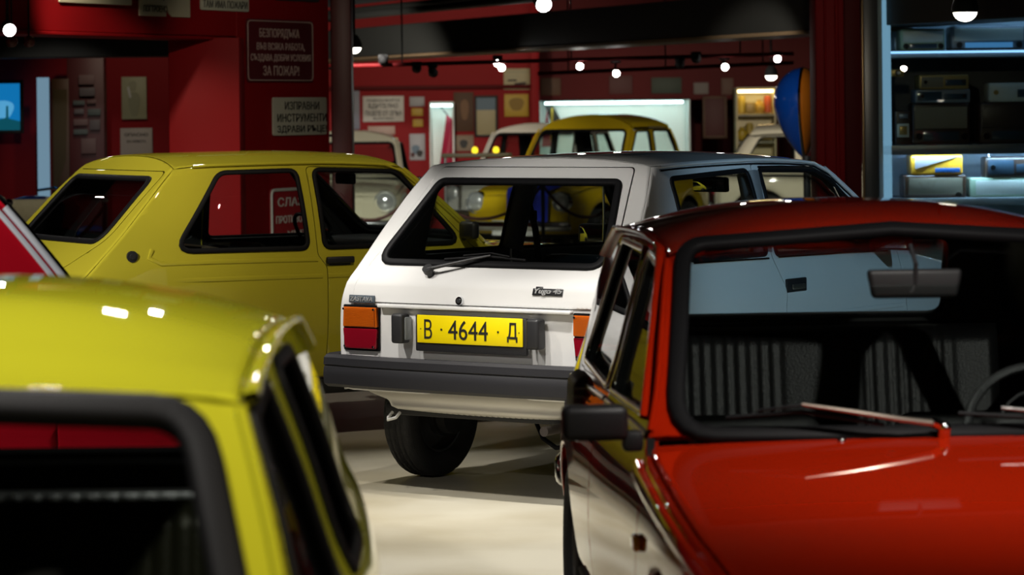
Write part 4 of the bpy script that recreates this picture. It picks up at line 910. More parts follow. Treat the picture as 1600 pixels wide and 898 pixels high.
# ---------------- red rear-engined saloon facing the camera, on the right
def red_saloon():
    RD = paint('red_paint', (.44, .016, .002), .3)
    c = Car('saloon_car', 'glossy red saloon facing the camera at right with black door mirror and windscreen wiper', 'car', .99, 6.8, 176.5, RD, inner=TRIMD,
        wy=[(-2.65, .62), (-2.3, .70), (-1.8, .745), (-1.0, .745), (-.2, .738), (.4, .735), (.9, .72), (1.2, .68), (1.4, .62)],
        ins=[(.26, .05), (.40, .012), (.55, 0), (.66, .004), (.76, .018), (.86, .052), (.95, .082), (1.10, .118), (1.27, .162), (1.36, .20)],
        R=[(.85, -2.22), (.96, -2.15), (1.15, -2.0), (1.29, -1.82), (1.38, -1.68)], Dk=[(-2.7, .80), (-2.5, .86), (-2.1, .935)], T=[(.25, -2.55), (.5, -2.62), (.85, -2.60)],
        Fw=[(.80, .13), (.86, .075), (1.28, -.44), (1.34, -.53)], zg=[(-1.9, 1.275), (-1.6, 1.292), (-1.0, 1.302), (-.6, 1.287), (-.45, 1.270), (-.35, 1.25)],
        Hd=[(-.1, .885), (.1, .865), (.6, .835), (1.1, .79), (1.3, .74), (1.5, .70)], Ff=[(.25, 1.30), (.5, 1.36), (.8, 1.34)],
        crown=.082, cf=.7, ch=.06, br=.10, bf=.16, bff=.14, cd=.05, arch=(-1.80, .62), ra=.34, rw=.30, rolls=.022, sill=.27, h=.045)
    r = c.root
    dw = rnd([(-.11, .905), (-.50, 1.236), (-.76, 1.262), (-.86, .893)], [.03, .05, .03, .03])
    qw = rnd([(-.955, .893), (-.865, 1.262), (-1.45, 1.262), (-1.72, .905)], [.03, .03, .08, .05])
    door = rnd([(-.92, .31), (-.92, .88), (-.81, 1.285), (-.485, 1.258), (-.055, .885), (.19, .78), (.22, .50), (.20, .31)], [.06, .05, .03, .05, .04, .08, .1, .06])
    wsh = rnd([(-.622, .868), (.622, .868), (.533, 1.288), (.0, 1.322), (-.533, 1.288)], [.08, .08, .07, 0, .07])
    c.shell([dw, qw], None, side_door=door, ws_hole=wsh)
    rw = rnd([(-.475, .985), (.475, .985), (.44, 1.25), (-.44, 1.25)], .05)
    panel('rear_window_frame', [RD, TRIMD], c.face_outline(c.R, 1, c.br, c.zD, c.zR, c.crown_top()), c.rear_fn(), r, [rw], .06, c.frame_roll(c.R, c.zR), .006, .02, (0, -1, .5))
    panel('engine_lid', [RD, UNDER], c.deck_outline(), c.deck_fn(), r, (), .06, .03, .005, .012, (0, 0, 1))
    panel('tail_panel', [RD, UNDER], c.face_outline(c.T, 1, c.br, .27, c.zT), c.tail_fn(), r, (), .06, .03, .005, .012, (0, -1, 0))
    g_ = c.glaze('windscreen', wsh, c.ws_fn(), (0, .7, .5), RUB, .022, .014, GLS, .012, .005)
    c.glaze('rear_window', rw, c.rear_fn(), (0, -1, .5), RUB, .014, .009)
    DCH = pbr('window_chrome', (.55, .53, .50), .14, metal=1)
    for g in (1, -1):
        sf = c.side_fn(g); d = c.doors[0 if g > 0 else 1]
        c.glaze('door_window', dw, sf, (g, 0, 0), DCH, .010, .008, parent=d); c.glaze('quarter_window', qw, sf, (g, 0, 0), DCH, .010, .008)
        gz = [(-1.86, 1.20)]+[(y, float(c.zg(y))-.004) for y in np.linspace(-1.70, -.56, 10)]+[(-.475, 1.243), (-.28, 1.06), (-.09, .90)]
        seal('drip_rail', RD, gz, sf, r, .007, .012, .008, (g, 0, 0), False)
        seal('belt_moulding', DCH, [(-2.3, .80), (-1.75, .84), (-.95, .862)], sf, r, .008, .006, .003, (g, 0, 0), False); seal('belt_moulding', DCH, [(-.90, .862), (-.3, .868), (.0, .868)], sf, d, .008, .006, .003, (g, 0, 0), False)
        seal('sill_moulding', RUB, [(-1.40, .33), (-.6, .33), (.22, .33)], sf, r, .018, .010, .004, (g, 0, 0), False)
        # cooling scoop behind the quarter window
        e = empty('air_scoop', (g*.70, -1.62, .80)); e.parent = r
        b = MB(); b.box((0, 0, 0), (.075, .30, .145), .035, 4, taper=(.8, .9)); b.build('scoop_housing', PLA, e)
        b = MB()
        for k in range(5): b.box((g*.012, .145, -.048+k*.022), (.05, .02, .006), .002)
        b.build('scoop_grille', STEEL, e)
        e = empty('door_mirror', (g*.808, .02, .905)); e.parent = d
        b = MB(); b.box((0, 0, 0), (.155, .07, .082), .018, 3); b.box((-g*.09, -.01, -.045), (.05, .04, .05), .012, 2); b.build('mirror_housing', PLA, e)
        b = MB(); b.box((0, -.037, 0), (.145, .004, .07), .0015); b.build('mirror_face', MIRR, e)
        e = empty('side_indicator', (g*float(c.W(.26, .66)), .26, .66)); e.parent = r
        b = MB(); b.box((g*.006, 0, 0), (.02, .07, .035), .008, 3); b.build('indicator_lens', pbr('amber_side_lens', (.8, .25, .01), .15, coat=1), e)
        h = empty('door_handle', (g*float(c.W(-.80, .80)), -.80, .80)); h.parent = d
        b = MB(); b.box((g*.02, 0, 0), (.018, .14, .02), .007); b.cyl((0, .05, 0), (g*.02, .05, 0), .008); b.build('handle_bar', CHR, h)
        e = empty('headlamp', (g*.52, 1.30, .63)); e.parent = r
        b = MB(); b.sph((0, 0, 0), .085, (1, .5, 1)); b.build('headlamp_glass', LAMPW, e)
        b = MB(); b.lathe([(.085, .0), (.10, .02), (.105, .0), (.10, -.03)], Matrix.Rotation(R_(-90), 4, 'X'), 28); b.build('headlamp_ring', CHR, e)
        b = MB(); b.box((g*.55, -2.60, .62), (.16, .05, .09), .015); b.build('tail_lamp', pbr('red_lens', (.22, .004, .014), .12, coat=1), r)
        # raised crown of the front wing
        seal('wing_crown', RD, [(y, float(c.Hd(y)-.075)) for y in np.linspace(.02, 1.18, 12)], sf, r, .022, .012, .0, (g, 0, 0), False)
    # two wipers
    for x, l in ((-.0, 1), (-.46, 1)):
        e = empty('windscreen_wiper', (x, .085, .868)); e.parent = r
        b = MB(); b.cyl((0, 0, -.02), (0, .02, .02), .016); b.sph((0, .02, .02), .017); b.tube([(0, .018, .022), (.03, .026, .035)], .013, 8); b.build('wiper_spindle', CHR, e)
        if x > -.3:
            b = MB(); b.tube([(0.02, .022, .030), (.10, .030, .042), (.22, .022, .062), (.33, -.0, .078)], .009, 8, r2=.0045); b.build('wiper_arm', pbr('wiper_steel', (.42, .36, .30), .3, metal=.9), e)
            b = MB(); b.tube([(.14, .02, .030), (.33, -.01, .060), (.50, -.05, .045)], .0055, 6); b.tube([(.24, .01, .060), (.33, .0, .076), (.43, -.03, .062)], .004, 6); b.build('wiper_blade', RUB, e)
        else:
            b = MB(); b.tube([(0.02, .022, .030), (.2, .02, .050), (.32, .0, .062)], .009, 8, r2=.0045); b.build('wiper_arm', STEEL, e)
            b = MB(); b.tube([(.10, .02, .030), (.42, -.01, .050)], .0055, 6); b.build('wiper_blade', RUB, e)
    b = MB(); b.sph((.24, .10, .858), .012); b.build('washer_jet', CHR, r)
    # cabin
    e = empty('cabin_mirror', (-.028, -.36, 1.195)); e.parent = r
    b = MB(); b.box((0, .0, 0), (.215, .03, .072), .012, 3, taper=(1.12, 1)); b.build('mirror_housing', pbr('mirror_back', (.010, .010, .011), .55), e)
    b = MB(); b.tube([(0, .012, .0), (0, .02, .05), (.005, -.02, .095)], .006, 8); b.build('mirror_stem', PLA, e)
    b = MB(); b.box((0, -.017, 0), (.20, .004, .06), .001); b.build('mirror_face', MIRR, e)
    b = MB(); b.box((0, -.13, .79), (1.3, .30, .12), .04, 3); b.build('dashboard', TRIMD, r)
    b = MB(); b.box((-.33, -.16, .86), (.34, .16, .05), .02, 3); b.build('instrument_hood', TRIMD, r)
    bench(c, -1.66, .52, 1.10, .475, [(-.42, -.09), (.09, .42)], VINYL, 10)
    bucket(c, -.30, -.98, .45, TRIMD, h=.36); bucket(c, .30, -.98, .45, TRIMD, h=.36)
    st = steering(c, (-.36, -.40, .80), -62, .195, VINYL, .012)
    b = MB(); b.tube([(.12*math.cos(a), .12*math.sin(a), .03) for a in np.linspace(0, 2*math.pi, 25)[:-1]], .005, 6, True); b.build('horn_ring', CHR, st)
    b = MB(); b.box((0, -1.95, .935), (1.0, .34, .02), .006); b.build('parcel_shelf', TRIMD, r)
    for x in (-.645, .645): c.wheel(x, -1.80, wd=.16); c.wheel(x, .62)
    c.floorpan(-2.5, 1.2, .58, .32)
    b = MB(); b.box((0, 1.38, .46), (1.35, .08, .11), .03, 3); b.build('front_bumper', CHR, r)
    b = MB(); b.box((0, -2.68, .46), (1.40, .08, .11), .03, 3); b.build('rear_bumper', CHR, r)
red_saloon()

# ---------------- small yellow car close to the camera, lower left
def near_yellow():
    YE = paint('lemon_paint', (.50, .49, .022), .33)
    c = Car('small_car', 'small lemon yellow car close to the camera at lower left', 'car', -.93, 3.9, 178.5, YE, inner=TRIMD,
        wy=[(-2.2, .64), (-1.9, .70), (-1.2, .727), (-.4, .727), (.3, .715), (.9, .66), (1.15, .60)],
        ins=[(.28, .05), (.45, .01), (.6, 0), (.75, .006), (.86, .03), (.95, .068), (1.10, .112), (1.24, .160), (1.33, .195)],
        R=[(.28, -2.02), (.5, -2.08), (.80, -2.06), (.93, -1.93), (1.0, -1.82), (1.27, -1.40), (1.34, -1.30)],
        Fw=[(.80, .48), (.88, .40), (1.24, .05), (1.32, -.04)], zg=[(-1.5, 1.245), (-1.2, 1.272), (-.7, 1.283), (-.2, 1.268), (.1, 1.240)],
        Hd=[(.3, .90), (.5, .87), (.9, .80), (1.2, .72)], Ff=[(.28, 1.05), (.5, 1.10), (.8, 1.08)], crown=.085, cf=.3, ch=.05, br=.10, bf=.12, bff=.12, arch=(-1.45, .55), ra=.30, rw=.26, rolls=.022, sill=.28, h=.04)
    r = c.root
    dw = rnd([(.19, .93), (-.03, 1.225), (-.335, 1.242), (-.475, .91)], [.03, .05, .04, .04])
    qw = rnd([(-.72, .90), (-.585, 1.242), (-.99, 1.235), (-1.16, .90)], [.04, .04, .07, .07])
    door = rnd([(-.55, .32), (-.54, .86), (-.40, 1.262), (-.005, 1.244), (.235, .90), (.30, .70), (.30, .32)], [.06, .06, .03, .05, .05, .1, .06])
    wsh = rnd([(-.588, .915), (.588, .915), (.498, 1.232), (0, 1.256), (-.498, 1.232)], [.08, .08, .085, 0, .085])
    c.shell([dw, qw], None, side_door=door, ws_hole=wsh)
    rw = rnd([(-.395, .955), (.395, .955), (.35, 1.20), (-.35, 1.20)], .05)
    panel('rear_panel', [YE, TRIMD], c.rear_frame_outline(.30), c.rear_fn(), r, [rw], .06, c.frame_roll(c.R, c.zR, 1.), .006, .02, (0, -1, .5))
    g_ = c.glaze('windscreen', wsh, c.ws_fn(), (0, .7, .5), RUB, .026, .016, GLS, .012, .005)
    c.glaze('rear_window', rw, c.rear_fn(), (0, -1, .5), RUB, .014, .009)
    for g in (1, -1):
        sf = c.side_fn(g); d = c.doors[0 if g > 0 else 1]
        c.glaze('door_window', dw, sf, (g, 0, 0), RUB, .013, .008, parent=d); c.glaze('quarter_window', qw, sf, (g, 0, 0), RUB, .013, .008, GLSD)
        gz = [(-1.42, 1.20)]+[(y, float(c.zg(y))-.006) for y in np.linspace(-1.3, -.02, 12)]
        seal('drip_rail', YE, gz, sf, r, .008, .013, .009, (g, 0, 0), False)
        h = empty('door_handle', (g*float(c.W(-.40, .80)), -.40, .80)); h.parent = d
        b = MB(); b.box((g*.018, 0, 0), (.018, .12, .022), .007); b.build('handle_bar', PLA, h)
        e = empty('headlamp', (g*.48, 1.02, .60)); e.parent = r
        b = MB(); b.sph((0, .02, 0), .085, (1, .5, 1)); b.build('headlamp_glass', LAMPW, e)
        b = MB(); b.lathe([(.085, .02), (.10, .04), (.105, .0), (.10, -.05)], Matrix.Rotation(R_(-90), 4, 'X'), 28); b.build('headlamp_ring', CHR, e)
    b = MB(); b.box((0, .22, .83), (1.2, .32, .12), .04, 3); b.build('dashboard', TRIMD, r)
    SV = pbr('seat_vinyl_olive', (.035, .036, .022), .35, bump=.15, bscale=180)
    bench(c, -1.22, .50, .86, .46, [(-.40, .40)], SV, 8)
    bucket(c, -.30, -.50, .45, SV, h=.36); bucket(c, .30, -.50, .45, SV, h=.36)
    steering(c, (-.30, -.02, .84), -60, .18)
    b = MB(); b.box((0, -1.55, .90), (.9, .30, .02), .006); b.build('parcel_shelf', UNDER, r)
    for x in (-.63, .63): c.wheel(x, -1.45); c.wheel(x, .55)
    c.floorpan(-1.95, .95, .52, .30)
    b = MB(); b.box((0, 1.10, .42), (1.25, .07, .10), .03, 3); b.build('front_bumper', CHR, r)
near_yellow()

# ---------------- background and edge cars share one builder
def plain_car(name, label, X, Y, deg, col, L, hw, hz, roll=.05, notch=True, shift=0., hl=.085, crown=.07, ws=.62, rs=.2, win=True, group=None, hood=.86, trimchrome=False, cl=None, wheel_col=STEEL, back=None, rk=.32):
    """hz roof height; ws and rs: windscreen and rear-window positions as shares of the length"""
    yw, yr = L*ws, L*rs; zt = hz-crown
    k = dict(wy=[(0, hw*.90), (L*.12, hw*.98), (L*.4, hw), (L*.7, hw*.985), (L*.9, hw*.93), (L, hw*.82)],
        ins=[(.28, .05), (.45, .01), (.6, 0), (.74, .01), (.86, .035), (.95, .07), (zt, .15), (zt+.1, .20)],
        R=[(.80, yr-rk-.1), (.92, yr-rk), (zt, yr), (zt+.1, yr+.10)], Fw=[(hood-.08, yw+.10), (hood, yw), (zt, yw-.45), (zt+.1, yw-.58)],
        zg=[(yr, zt-.01), (yr+.3, zt+.01), (yw-.7, zt+.01), (yw-.4, zt-.01)], Hd=[(yw-.2, hood+.04), (yw, hood), (L*.88, hood-.07), (L, hood-.16)],
        Ff=[(.28, L-.08), (.5, L-.02), (hood, L-.05)], crown=crown, ch=.07, br=.08, bf=.12, bff=.14, arch=(L*.19, L*.80), ra=.33, rw=.29, rolls=roll, sill=.29, h=.09)
    if notch: k.update(Dk=[(-.1, hood-.10), (0, hood-.06), (max(.1, yr-.35), hood+.05)], T=[(.28, .06), (.5, .0), (hood, .03)], cd=.06)
    else: k['R'] = [(.28, .04), (.55, .0), (.8, .03), (.95, .18), (zt, yr), (zt+.1, yr+.12)]
    c = Car(name, label, 'car', X, Y, deg, col, **k); r = c.root; c.k = k
    zb = .93; ym = yr+(yw-yr)*.42
    q1 = rnd([(ym-.05, zb), (ym-.05, zt-.045), (yr+.14, zt-.05), (yr-.06, zb)], [.04, .04, .09, .05])
    q2 = rnd([(ym+.05, zb), (ym+.05, zt-.045), (yw-.52, zt-.05), (yw-.14, zb)], [.04, .04, .06, .04])
    yb = float(c.edge(c.Fw, c.bf, -1, zb))
    wt = float(c.W(c.Fw(zt), zt))-.06; wb = float(c.W(c.Fw(.95), .95))-.075
    wsh = rnd([(-wb, c.zC+.05), (wb, c.zC+.05), (wt, zt-.035), (-wt, zt-.035)], .07)
    door = None
    if back: door = rnd(back, .05)
    c.shell([q1, q2], None, side_door=door, ws_hole=wsh)
    wr = float(c.W(c.R(zt), zt))-.08
    if notch:
        rwn = rnd([(-wr-.05, c.zD+.06), (wr+.05, c.zD+.06), (wr, zt-.03), (-wr, zt-.03)], .06)
        panel('rear_window_frame', [col, TRIMD], c.face_outline(c.R, 1, c.br, c.zD, c.zR, c.crown_top()), c.rear_fn(), r, [rwn], .09, roll*.6, .006, .02, (0, -1, .5))
        panel('boot_lid', [col, UNDER], c.deck_outline(), c.deck_fn(), r, (), .09, roll, .005, .012, (0, 0, 1))
        panel('tail_panel', [col, UNDER], c.face_outline(c.T, 1, c.br, .29, c.zT), c.tail_fn(), r, (), .09, roll, .005, .012, (0, -1, 0))
    else:
        rwn = rnd([(-wr, 1.02), (wr, 1.02), (wr-.03, zt-.03), (-wr+.03, zt-.03)], .06)
        panel('rear_panel', [col, TRIMD], c.rear_frame_outline(.29), c.rear_fn(), r, [rwn], .09, roll, .006, .02, (0, -1, .5))
    c.glaze('rear_window', rwn, c.rear_fn(), (0, -1, .5), RUB, .014, .009)
    c.glaze('windscreen', wsh, c.ws_fn(), (0, .7, .5), CHR if trimchrome else RUB, .014, .01)
    for g in (1, -1):
        sf = c.side_fn(g)
        c.glaze('quarter_window', q1, sf, (g, 0, 0), RUB, .010, .007); c.glaze('door_window', q2, sf, (g, 0, 0), RUB, .010, .007)
        e = empty('headlamp', (g*hw*.68, L-.13, .66)); e.parent = r
        b = MB(); b.sph((0, .06, 0), hl, (1, .5, 1)); b.build('headlamp_glass', LAMPW, e)
        b = MB(); b.lathe([(hl, .06), (hl*1.2, .085), (hl*1.25, .04), (hl*1.22, -.06)], Matrix.Rotation(R_(-90), 4, 'X'), 28); b.build('headlamp_ring', cl or CHR, e)
        for y in (L*.19, L*.80): c.wheel(g*(hw-.10), y, rim=wheel_col)
        b = MB(); b.box((g*hw*.7, .015, .64), (.14, .05, .12), .015); b.build('tail_lamp', pbr('red_lens', (.22, .004, .014), .12, coat=1), r)
    c.floorpan(.15, L-.2, hw-.2, .32)
    b = MB(); b.box((0, L+.02, .42), (hw*1.8, .08, .10), .03, 3); b.build('front_bumper', CHR, r)
    b = MB(); b.box((0, -.04, .42), (hw*1.8, .08, .10), .03, 3); b.build('rear_bumper', CHR, r)
    b = MB(); b.box((0, yw-.15, .84), (hw*1.7, .3, .12), .04, 3); b.build('dashboard', TRIMD, r)
    bench(c, yr+.12, .5, hw*1.55, .40, [], TRIMD); bench(c, yr+1.0, .5, hw*1.55, .40, [], TRIMD, name='front_seat')
    return c
# red car at the left edge, tail towards the middle of the picture
RS = paint('crimson_paint', (.33, .004, .012), .3)
c = plain_car('saloon_car', 'crimson saloon at the left edge with a wide chrome strip down its rear roof pillar', -.858, 9.15, -108, RS, 4.0, .715, 1.47, .03, True, ws=.74, rs=.21, hood=.92, crown=.05, rk=.40,
    back=[(.70, .34), (.71, .85), (.80, .92), (.80, .925), (1.72, .92), (1.74, .34)])
for g in (1, -1):
    sf = c.side_fn(g)
    L_ = [(float(c.edge(c.R, c.br, 1, z))+.012, z) for z in np.linspace(.96, 1.37, 10)]
    PCH = pbr('pillar_chrome', (.80, .86, .95), .38, metal=.55)
    seal('pillar_strip', PCH, L_, sf, c.root, .010, .010, .006, (g, 0, 0), False, shift=.0); L2 = [(y+.030, z) for y, z in L_]
    seal('pillar_strip', PCH, L2, sf, c.root, .008, .006, .004, (g, 0, 0), False)
    seal('side_moulding', CHR, [(.08, .655), (.35, .655), (.69, .655)], sf, c.root, .012, .010, .005, (g, 0, 0), False); seal('side_moulding', CHR, [(.71, .655), (1.3, .655), (1.73, .655)], sf, c.doors[0 if g > 0 else 1], .012, .010, .005, (g, 0, 0), False)
# background cars
YB = paint('taxi_yellow_paint', (.62, .42, .012), .3)
c = plain_car('vintage_car', 'yellow vintage car with round headlamps and a blue cloth on its bonnet, behind a rope', 1.70, 33.3, 207, YB, 3.7, .72, 1.56, .11, True, ws=.66, rs=.24, crown=.13, hood=.92, hl=.095)
b = MB(); b.box((0, 3.72, .40), (.52, .012, .16), .003); b.build('number_plate', pbr('blank_plate', (.55, .55, .5), .5), c.root)
def cf(P):
    yb = 3.55; a = np.clip((P[:, 1]-yb)/.17, 0, 1); dn = np.maximum(0, P[:, 1]-yb-.1)
    return nrm(P[:, 0], np.minimum(P[:, 1], yb)+.20*np.sin(a*math.pi/2), c.Hd(np.minimum(P[:, 1], yb))-.06*P[:, 0]**2+.03+.006*np.sin(P[:, 0]*40)-dn*1.0)
o = panel('cloth', [pbr('blue_cloth', (.01, .03, .55), .5), pbr('blue_cloth', (.01, .03, .55), .5)], rnd([(-.44, 3.15), (.06, 3.10), (.08, 3.98), (-.40, 4.0)], .03), cf, None, (), .05, .01, .01, .006, (0, 0, 1))
o.matrix_world = Matrix.Translation((1.70, 33.3, 0)) @ Matrix.Rotation(-R_(207), 4, 'Z')
tag(o, 'bright blue cloth draped over the bonnet of the yellow vintage car', 'cloth')
CR = paint('cream_paint', (.72, .66, .47), .3)
c = plain_car('vintage_car', 'cream vintage car facing the camera, partly behind the red pier, big round headlamp', -1.87, 34.1, 180, CR, 3.4, .74, 1.41, .10, False, ws=.66, rs=.26, crown=.10, hood=.90, hl=.10, cl=pbr('cream_ring', (.6, .6, .55), .25, metal=.5))
CW = paint('ivory_paint', (.68, .66, .55), .3)
c = plain_car('vintage_car', 'small ivory vintage car in front of the lit showcase, behind the white hatchback', 2.46, 35.4, 95, CW, 3.0, .66, 1.41, .10, False, ws=.62, rs=.15, crown=.10, hood=.90)
CS = paint('pale_grey_paint', (.60, .58, .52), .3)
c = plain_car('vintage_car', 'pale grey vintage car mostly hidden behind the yellow vintage car', 1.0, 37.0, 200, CS, 3.7, .72, 1.46, .09, True, ws=.68, rs=.25, crown=.09, hood=.90)
# ------------------------------------------------------------------ radio showcase on the right
CX0 = at(1372, 100, 20).x; CX1 = CX0+3.3; YF, YBK = 20.0, 20.75
FR_ = pbr('showcase_frame', (.10, .105, .11), .35, metal=.6)
LIN = pbr('showcase_lining', (.50, .56, .62), .5); LDK = pbr('showcase_back_shade', (.05, .045, .045), .6)
ZS = [at(1400, y, 20.0).z for y in (312, 228, 80)]
sh = empty('showcase', ((CX0+CX1)/2, YF, 0), 0, 'tall glass fronted showcase of old radios with cool light at the right edge', 'cabinet')
def shp(name, c, s, m, bev=.004):
    o = MB().box((c[0]-(CX0+CX1)/2, c[1]-YF, c[2]), s, bev).build(name, m, sh); return o
shp('back_panel', ((CX0+CX1)/2, YBK, 1.25), (CX1-CX0, .03, 2.5), LIN)
shp('back_panel', ((CX0+CX1)/2, YBK-.03, (ZS[1]+ZS[2])/2), (CX1-CX0-.08, .02, ZS[2]-ZS[1]-.04), LDK)  # dark sheet: shade of the unlit middle compartment put into the back's colour
for x in (CX0+.015, CX1-.015): shp('side_panel', (x, (YF+YBK)/2, 1.25), (.03, YBK-YF, 2.5), LIN)
shp('top_panel', ((CX0+CX1)/2, (YF+YBK)/2, 2.5), (CX1-CX0, YBK-YF, .04), FR_)
shp('base', ((CX0+CX1)/2, (YF+YBK)/2, .2), (CX1-CX0, YBK-YF, .4), FR_)
for z in ZS: shp('shelf', ((CX0+CX1)/2, (YF+YBK)/2+.03, z-.02), (CX1-CX0-.06, YBK-YF-.10, .05), pbr('shelf_grey', (.24, .26, .27), .4))
shp('post', (CX0-.055, YF, 1.25), (.10, .10, 2.5), FR_); shp('post', (CX1+.05, YF, 1.25), (.10, .10, 2.5), FR_)
shp('post_edge', (CX0-.112, YF-.03, 1.25), (.012, .05, 2.5), pbr('brass_edge', (.35, .24, .12), .35, metal=.8), .002)
LED = emis('led_strip', (.40, .66, 1.0), 85.)
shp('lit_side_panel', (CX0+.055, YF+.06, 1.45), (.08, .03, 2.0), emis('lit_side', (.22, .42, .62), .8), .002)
shp('shelf_lip', ((CX0+CX1)/2, YF+.055, ZS[1]-.03), (CX1-CX0-.06, .02, .065), FR_, .002)
shp('light_strip', ((CX0+CX1)/2+.05, YF+.10, ZS[1]-.050), (CX1-CX0-.3, .03, .008), LED, .002)
shp('light_strip', ((CX0+CX1)/2, YF+.06, ZS[2]-.008), (CX1-CX0-.12, .012, .014), emis('led_edge', (.25, .50, .9), 2.2), .002)
shp('light_strip', ((CX0+CX1)/2, YF+.12, 2.46), (CX1-CX0-.2, .02, .014), emis('led_dim', (.30, .56, .9), 30.), .002)
o = shp('front_glass', ((CX0+CX1)/2, YF-.02, 1.45), (CX1-CX0, .006, 2.1), GLS, .001)
WOOD = pbr('radio_walnut', (.075, .032, .014), .35, coat=.5, var=.3, vscale=12); DWOOD = pbr('radio_dark_wood', (.035, .017, .010), .4, coat=.4, var=.3, vscale=12)
CLOTH = pbr('speaker_cloth', (.20, .16, .10), .8, bump=.4, bscale=400); DIAL = pbr('dial_glass', (.03, .05, .07), .1, coat=1); IVO = pbr('radio_ivory', (.58, .58, .50), .4); GLD = pbr('radio_gold', (.40, .26, .08), .35, metal=.5); SIL = pbr('radio_silver', (.22, .24, .27), .35, metal=.4); ORA = pbr('radio_orange', (.75, .34, .02), .35, coat=.5); LGN = pbr('radio_pale_green', (.40, .50, .34), .4)
def radio(x0, y0, x1, y1, zb, body, face, label, layout='wide', knobs=2, dy=0., dp=.24, handle=False, dial=DIAL, group='radios in the showcase'):
    Y = YF+.14+dy; a, c = at(x0, y0, Y), at(x1, y1, Y); w = c.x-a.x; h = a.z-c.z; e = empty('radio', ((a.x+c.x)/2, Y, zb), 0, label, 'radio', group)
    MB().box((0, dp/2, h/2), (w, dp, h), min(.02, h*.12), 3).build('radio_case', body, e)
    if layout == 'wide':
        MB().box((0, -.004, h*.64), (w*.9, .012, h*.52), .004).build('speaker_grille', face, e); MB().box((0, -.004, h*.20), (w*.62, .012, h*.22), .003).build('tuning_dial', dial, e); kz = h*.2; kx = w*.39
    elif layout == 'left':
        MB().box((-w*.24, -.004, h*.5), (w*.44, .012, h*.7), .004).build('speaker_grille', face, e); MB().box((w*.23, -.004, h*.45), (w*.42, .012, h*.42), .003).build('tuning_dial', dial, e); kz = h*.5; kx = w*.38
    elif layout == 'tri':
        b = MB(); b.prism([(-w*.42, h*.30), (w*.42, h*.92), (-w*.42, h*.92)], .012, Matrix.Rotation(R_(90), 4, 'X')); b.build('speaker_grille', face, e)
        MB().box((w*.20, -.004, h*.22), (w*.48, .014, h*.24), .003).build('tuning_dial', dial, e); kz = h*.22; kx = w*.15
    else:
        MB().box((0, -.004, h*.5), (w*.86, .012, h*.72), .006).build('speaker_grille', face, e); kz = h*.12; kx = w*.36
    for s in ((-1, 1) if knobs == 2 else (1,) if knobs == 1 else ()):
        b = MB(); b.cyl((s*kx, 0, kz), (s*kx, -.025, kz), min(.022, h*.13), n=18); b.build('knob', CHR if body is not IVO else GLD, e)
    for s in (-1, 1): MB().box((s*w*.4, dp*.5, .003), (.03, dp*.7, .006)).build('foot', RUB, e)
    if handle: MB().tube([(-w*.4, dp/2, h), (-w*.4, dp/2, h+.05), (w*.4, dp/2, h+.05), (w*.4, dp/2, h)], .007, 8).build('carry_handle', CHR, e)
    return e, h
z3, z2, z1 = ZS[2]+.006, ZS[1]+.006, ZS[0]+.006
radio(1407, 42, 1477, 75, z3, LGN, IVO, 'pale green radio on the top shelf of the radio showcase', 'wide'); radio(1485, 40, 1605, 76, z3, SIL, IVO, 'wide grey radio with a blue lit strip, right of the pale green one', 'wide', dial=emis('blue_dial', (.06, .22, .5), .8))
_, h = radio(1425, 158, 1516, 222, z2, DWOOD, CLOTH, 'large dark wooden radio on the middle shelf beside the small clock', 'wide')
_, h2 = radio(1430, 134, 1516, 154, z2+h, SIL, DIAL, 'flat grey radio lying on the large dark wooden radio', 'left'); radio(1436, 108, 1514, 130, z2+h+h2, GLD, CLOTH, 'gold and brown radio topmost of the stack of three', 'left')
_, h = radio(1530, 158, 1625, 222, z2, DWOOD, DWOOD, 'large dark brown radio right of the stack of three', 'wide'); radio(1545, 105, 1630, 134, z2+h, IVO, IVO, 'ivory radio lying on the large dark brown radio', 'left')
e = empty('table_clock', at(1411, 212, YF+.16), 0, 'small dark clock with a square white dial on the middle shelf', 'clock'); e.location.z = z2
MB().box((0, .06, .12), (.115, .12, .24), .012, 3).build('clock_case', DWOOD, e); MB().box((0, -.004, .10), (.085, .012, .095), .006).build('dial_rim', IVO, e); MB().box((0, -.009, .10), (.055, .012, .062), .004).build('clock_face', GLD, e); MB().box((.005, -.004, .20), (.06, .01, .03), .003).build('alarm_window', SIL, e)
e = empty('brass_bracket', at(1406, 114, YF+.08), 0, 'small brass fitting on the left wall of the radio showcase', 'fitting'); MB().box((-.02, 0, 0), (.09, .05, .05), .006).build('bracket_body', GLD, e); MB().cyl((-.02, -.03, 0), (-.02, -.05, 0), .018).build('bracket_knob', CHR, e)
_, h = radio(1412, 281, 1511, 316, z1, WOOD, CLOTH, 'walnut radio on the lower shelf under the orange radio', 'box', 1)
radio(1423, 247, 1505, 277, z1+h, ORA, pbr('grille_grey_pink', (.30, .26, .26), .5), 'orange radio with a slanting white grille on the walnut radio', 'tri', 0, dial=pbr('dial_blue', (.03, .10, .28), .15, coat=1))
_, h = radio(1516, 287, 1640, 316, z1, LGN, IVO, 'pale mint radio at the right end of the lower shelf', 'box', 0); radio(1540, 252, 1632, 283, z1+h, DWOOD, DIAL, 'dark portable radio with a handle on the pale mint radio', 'left', handle=True)
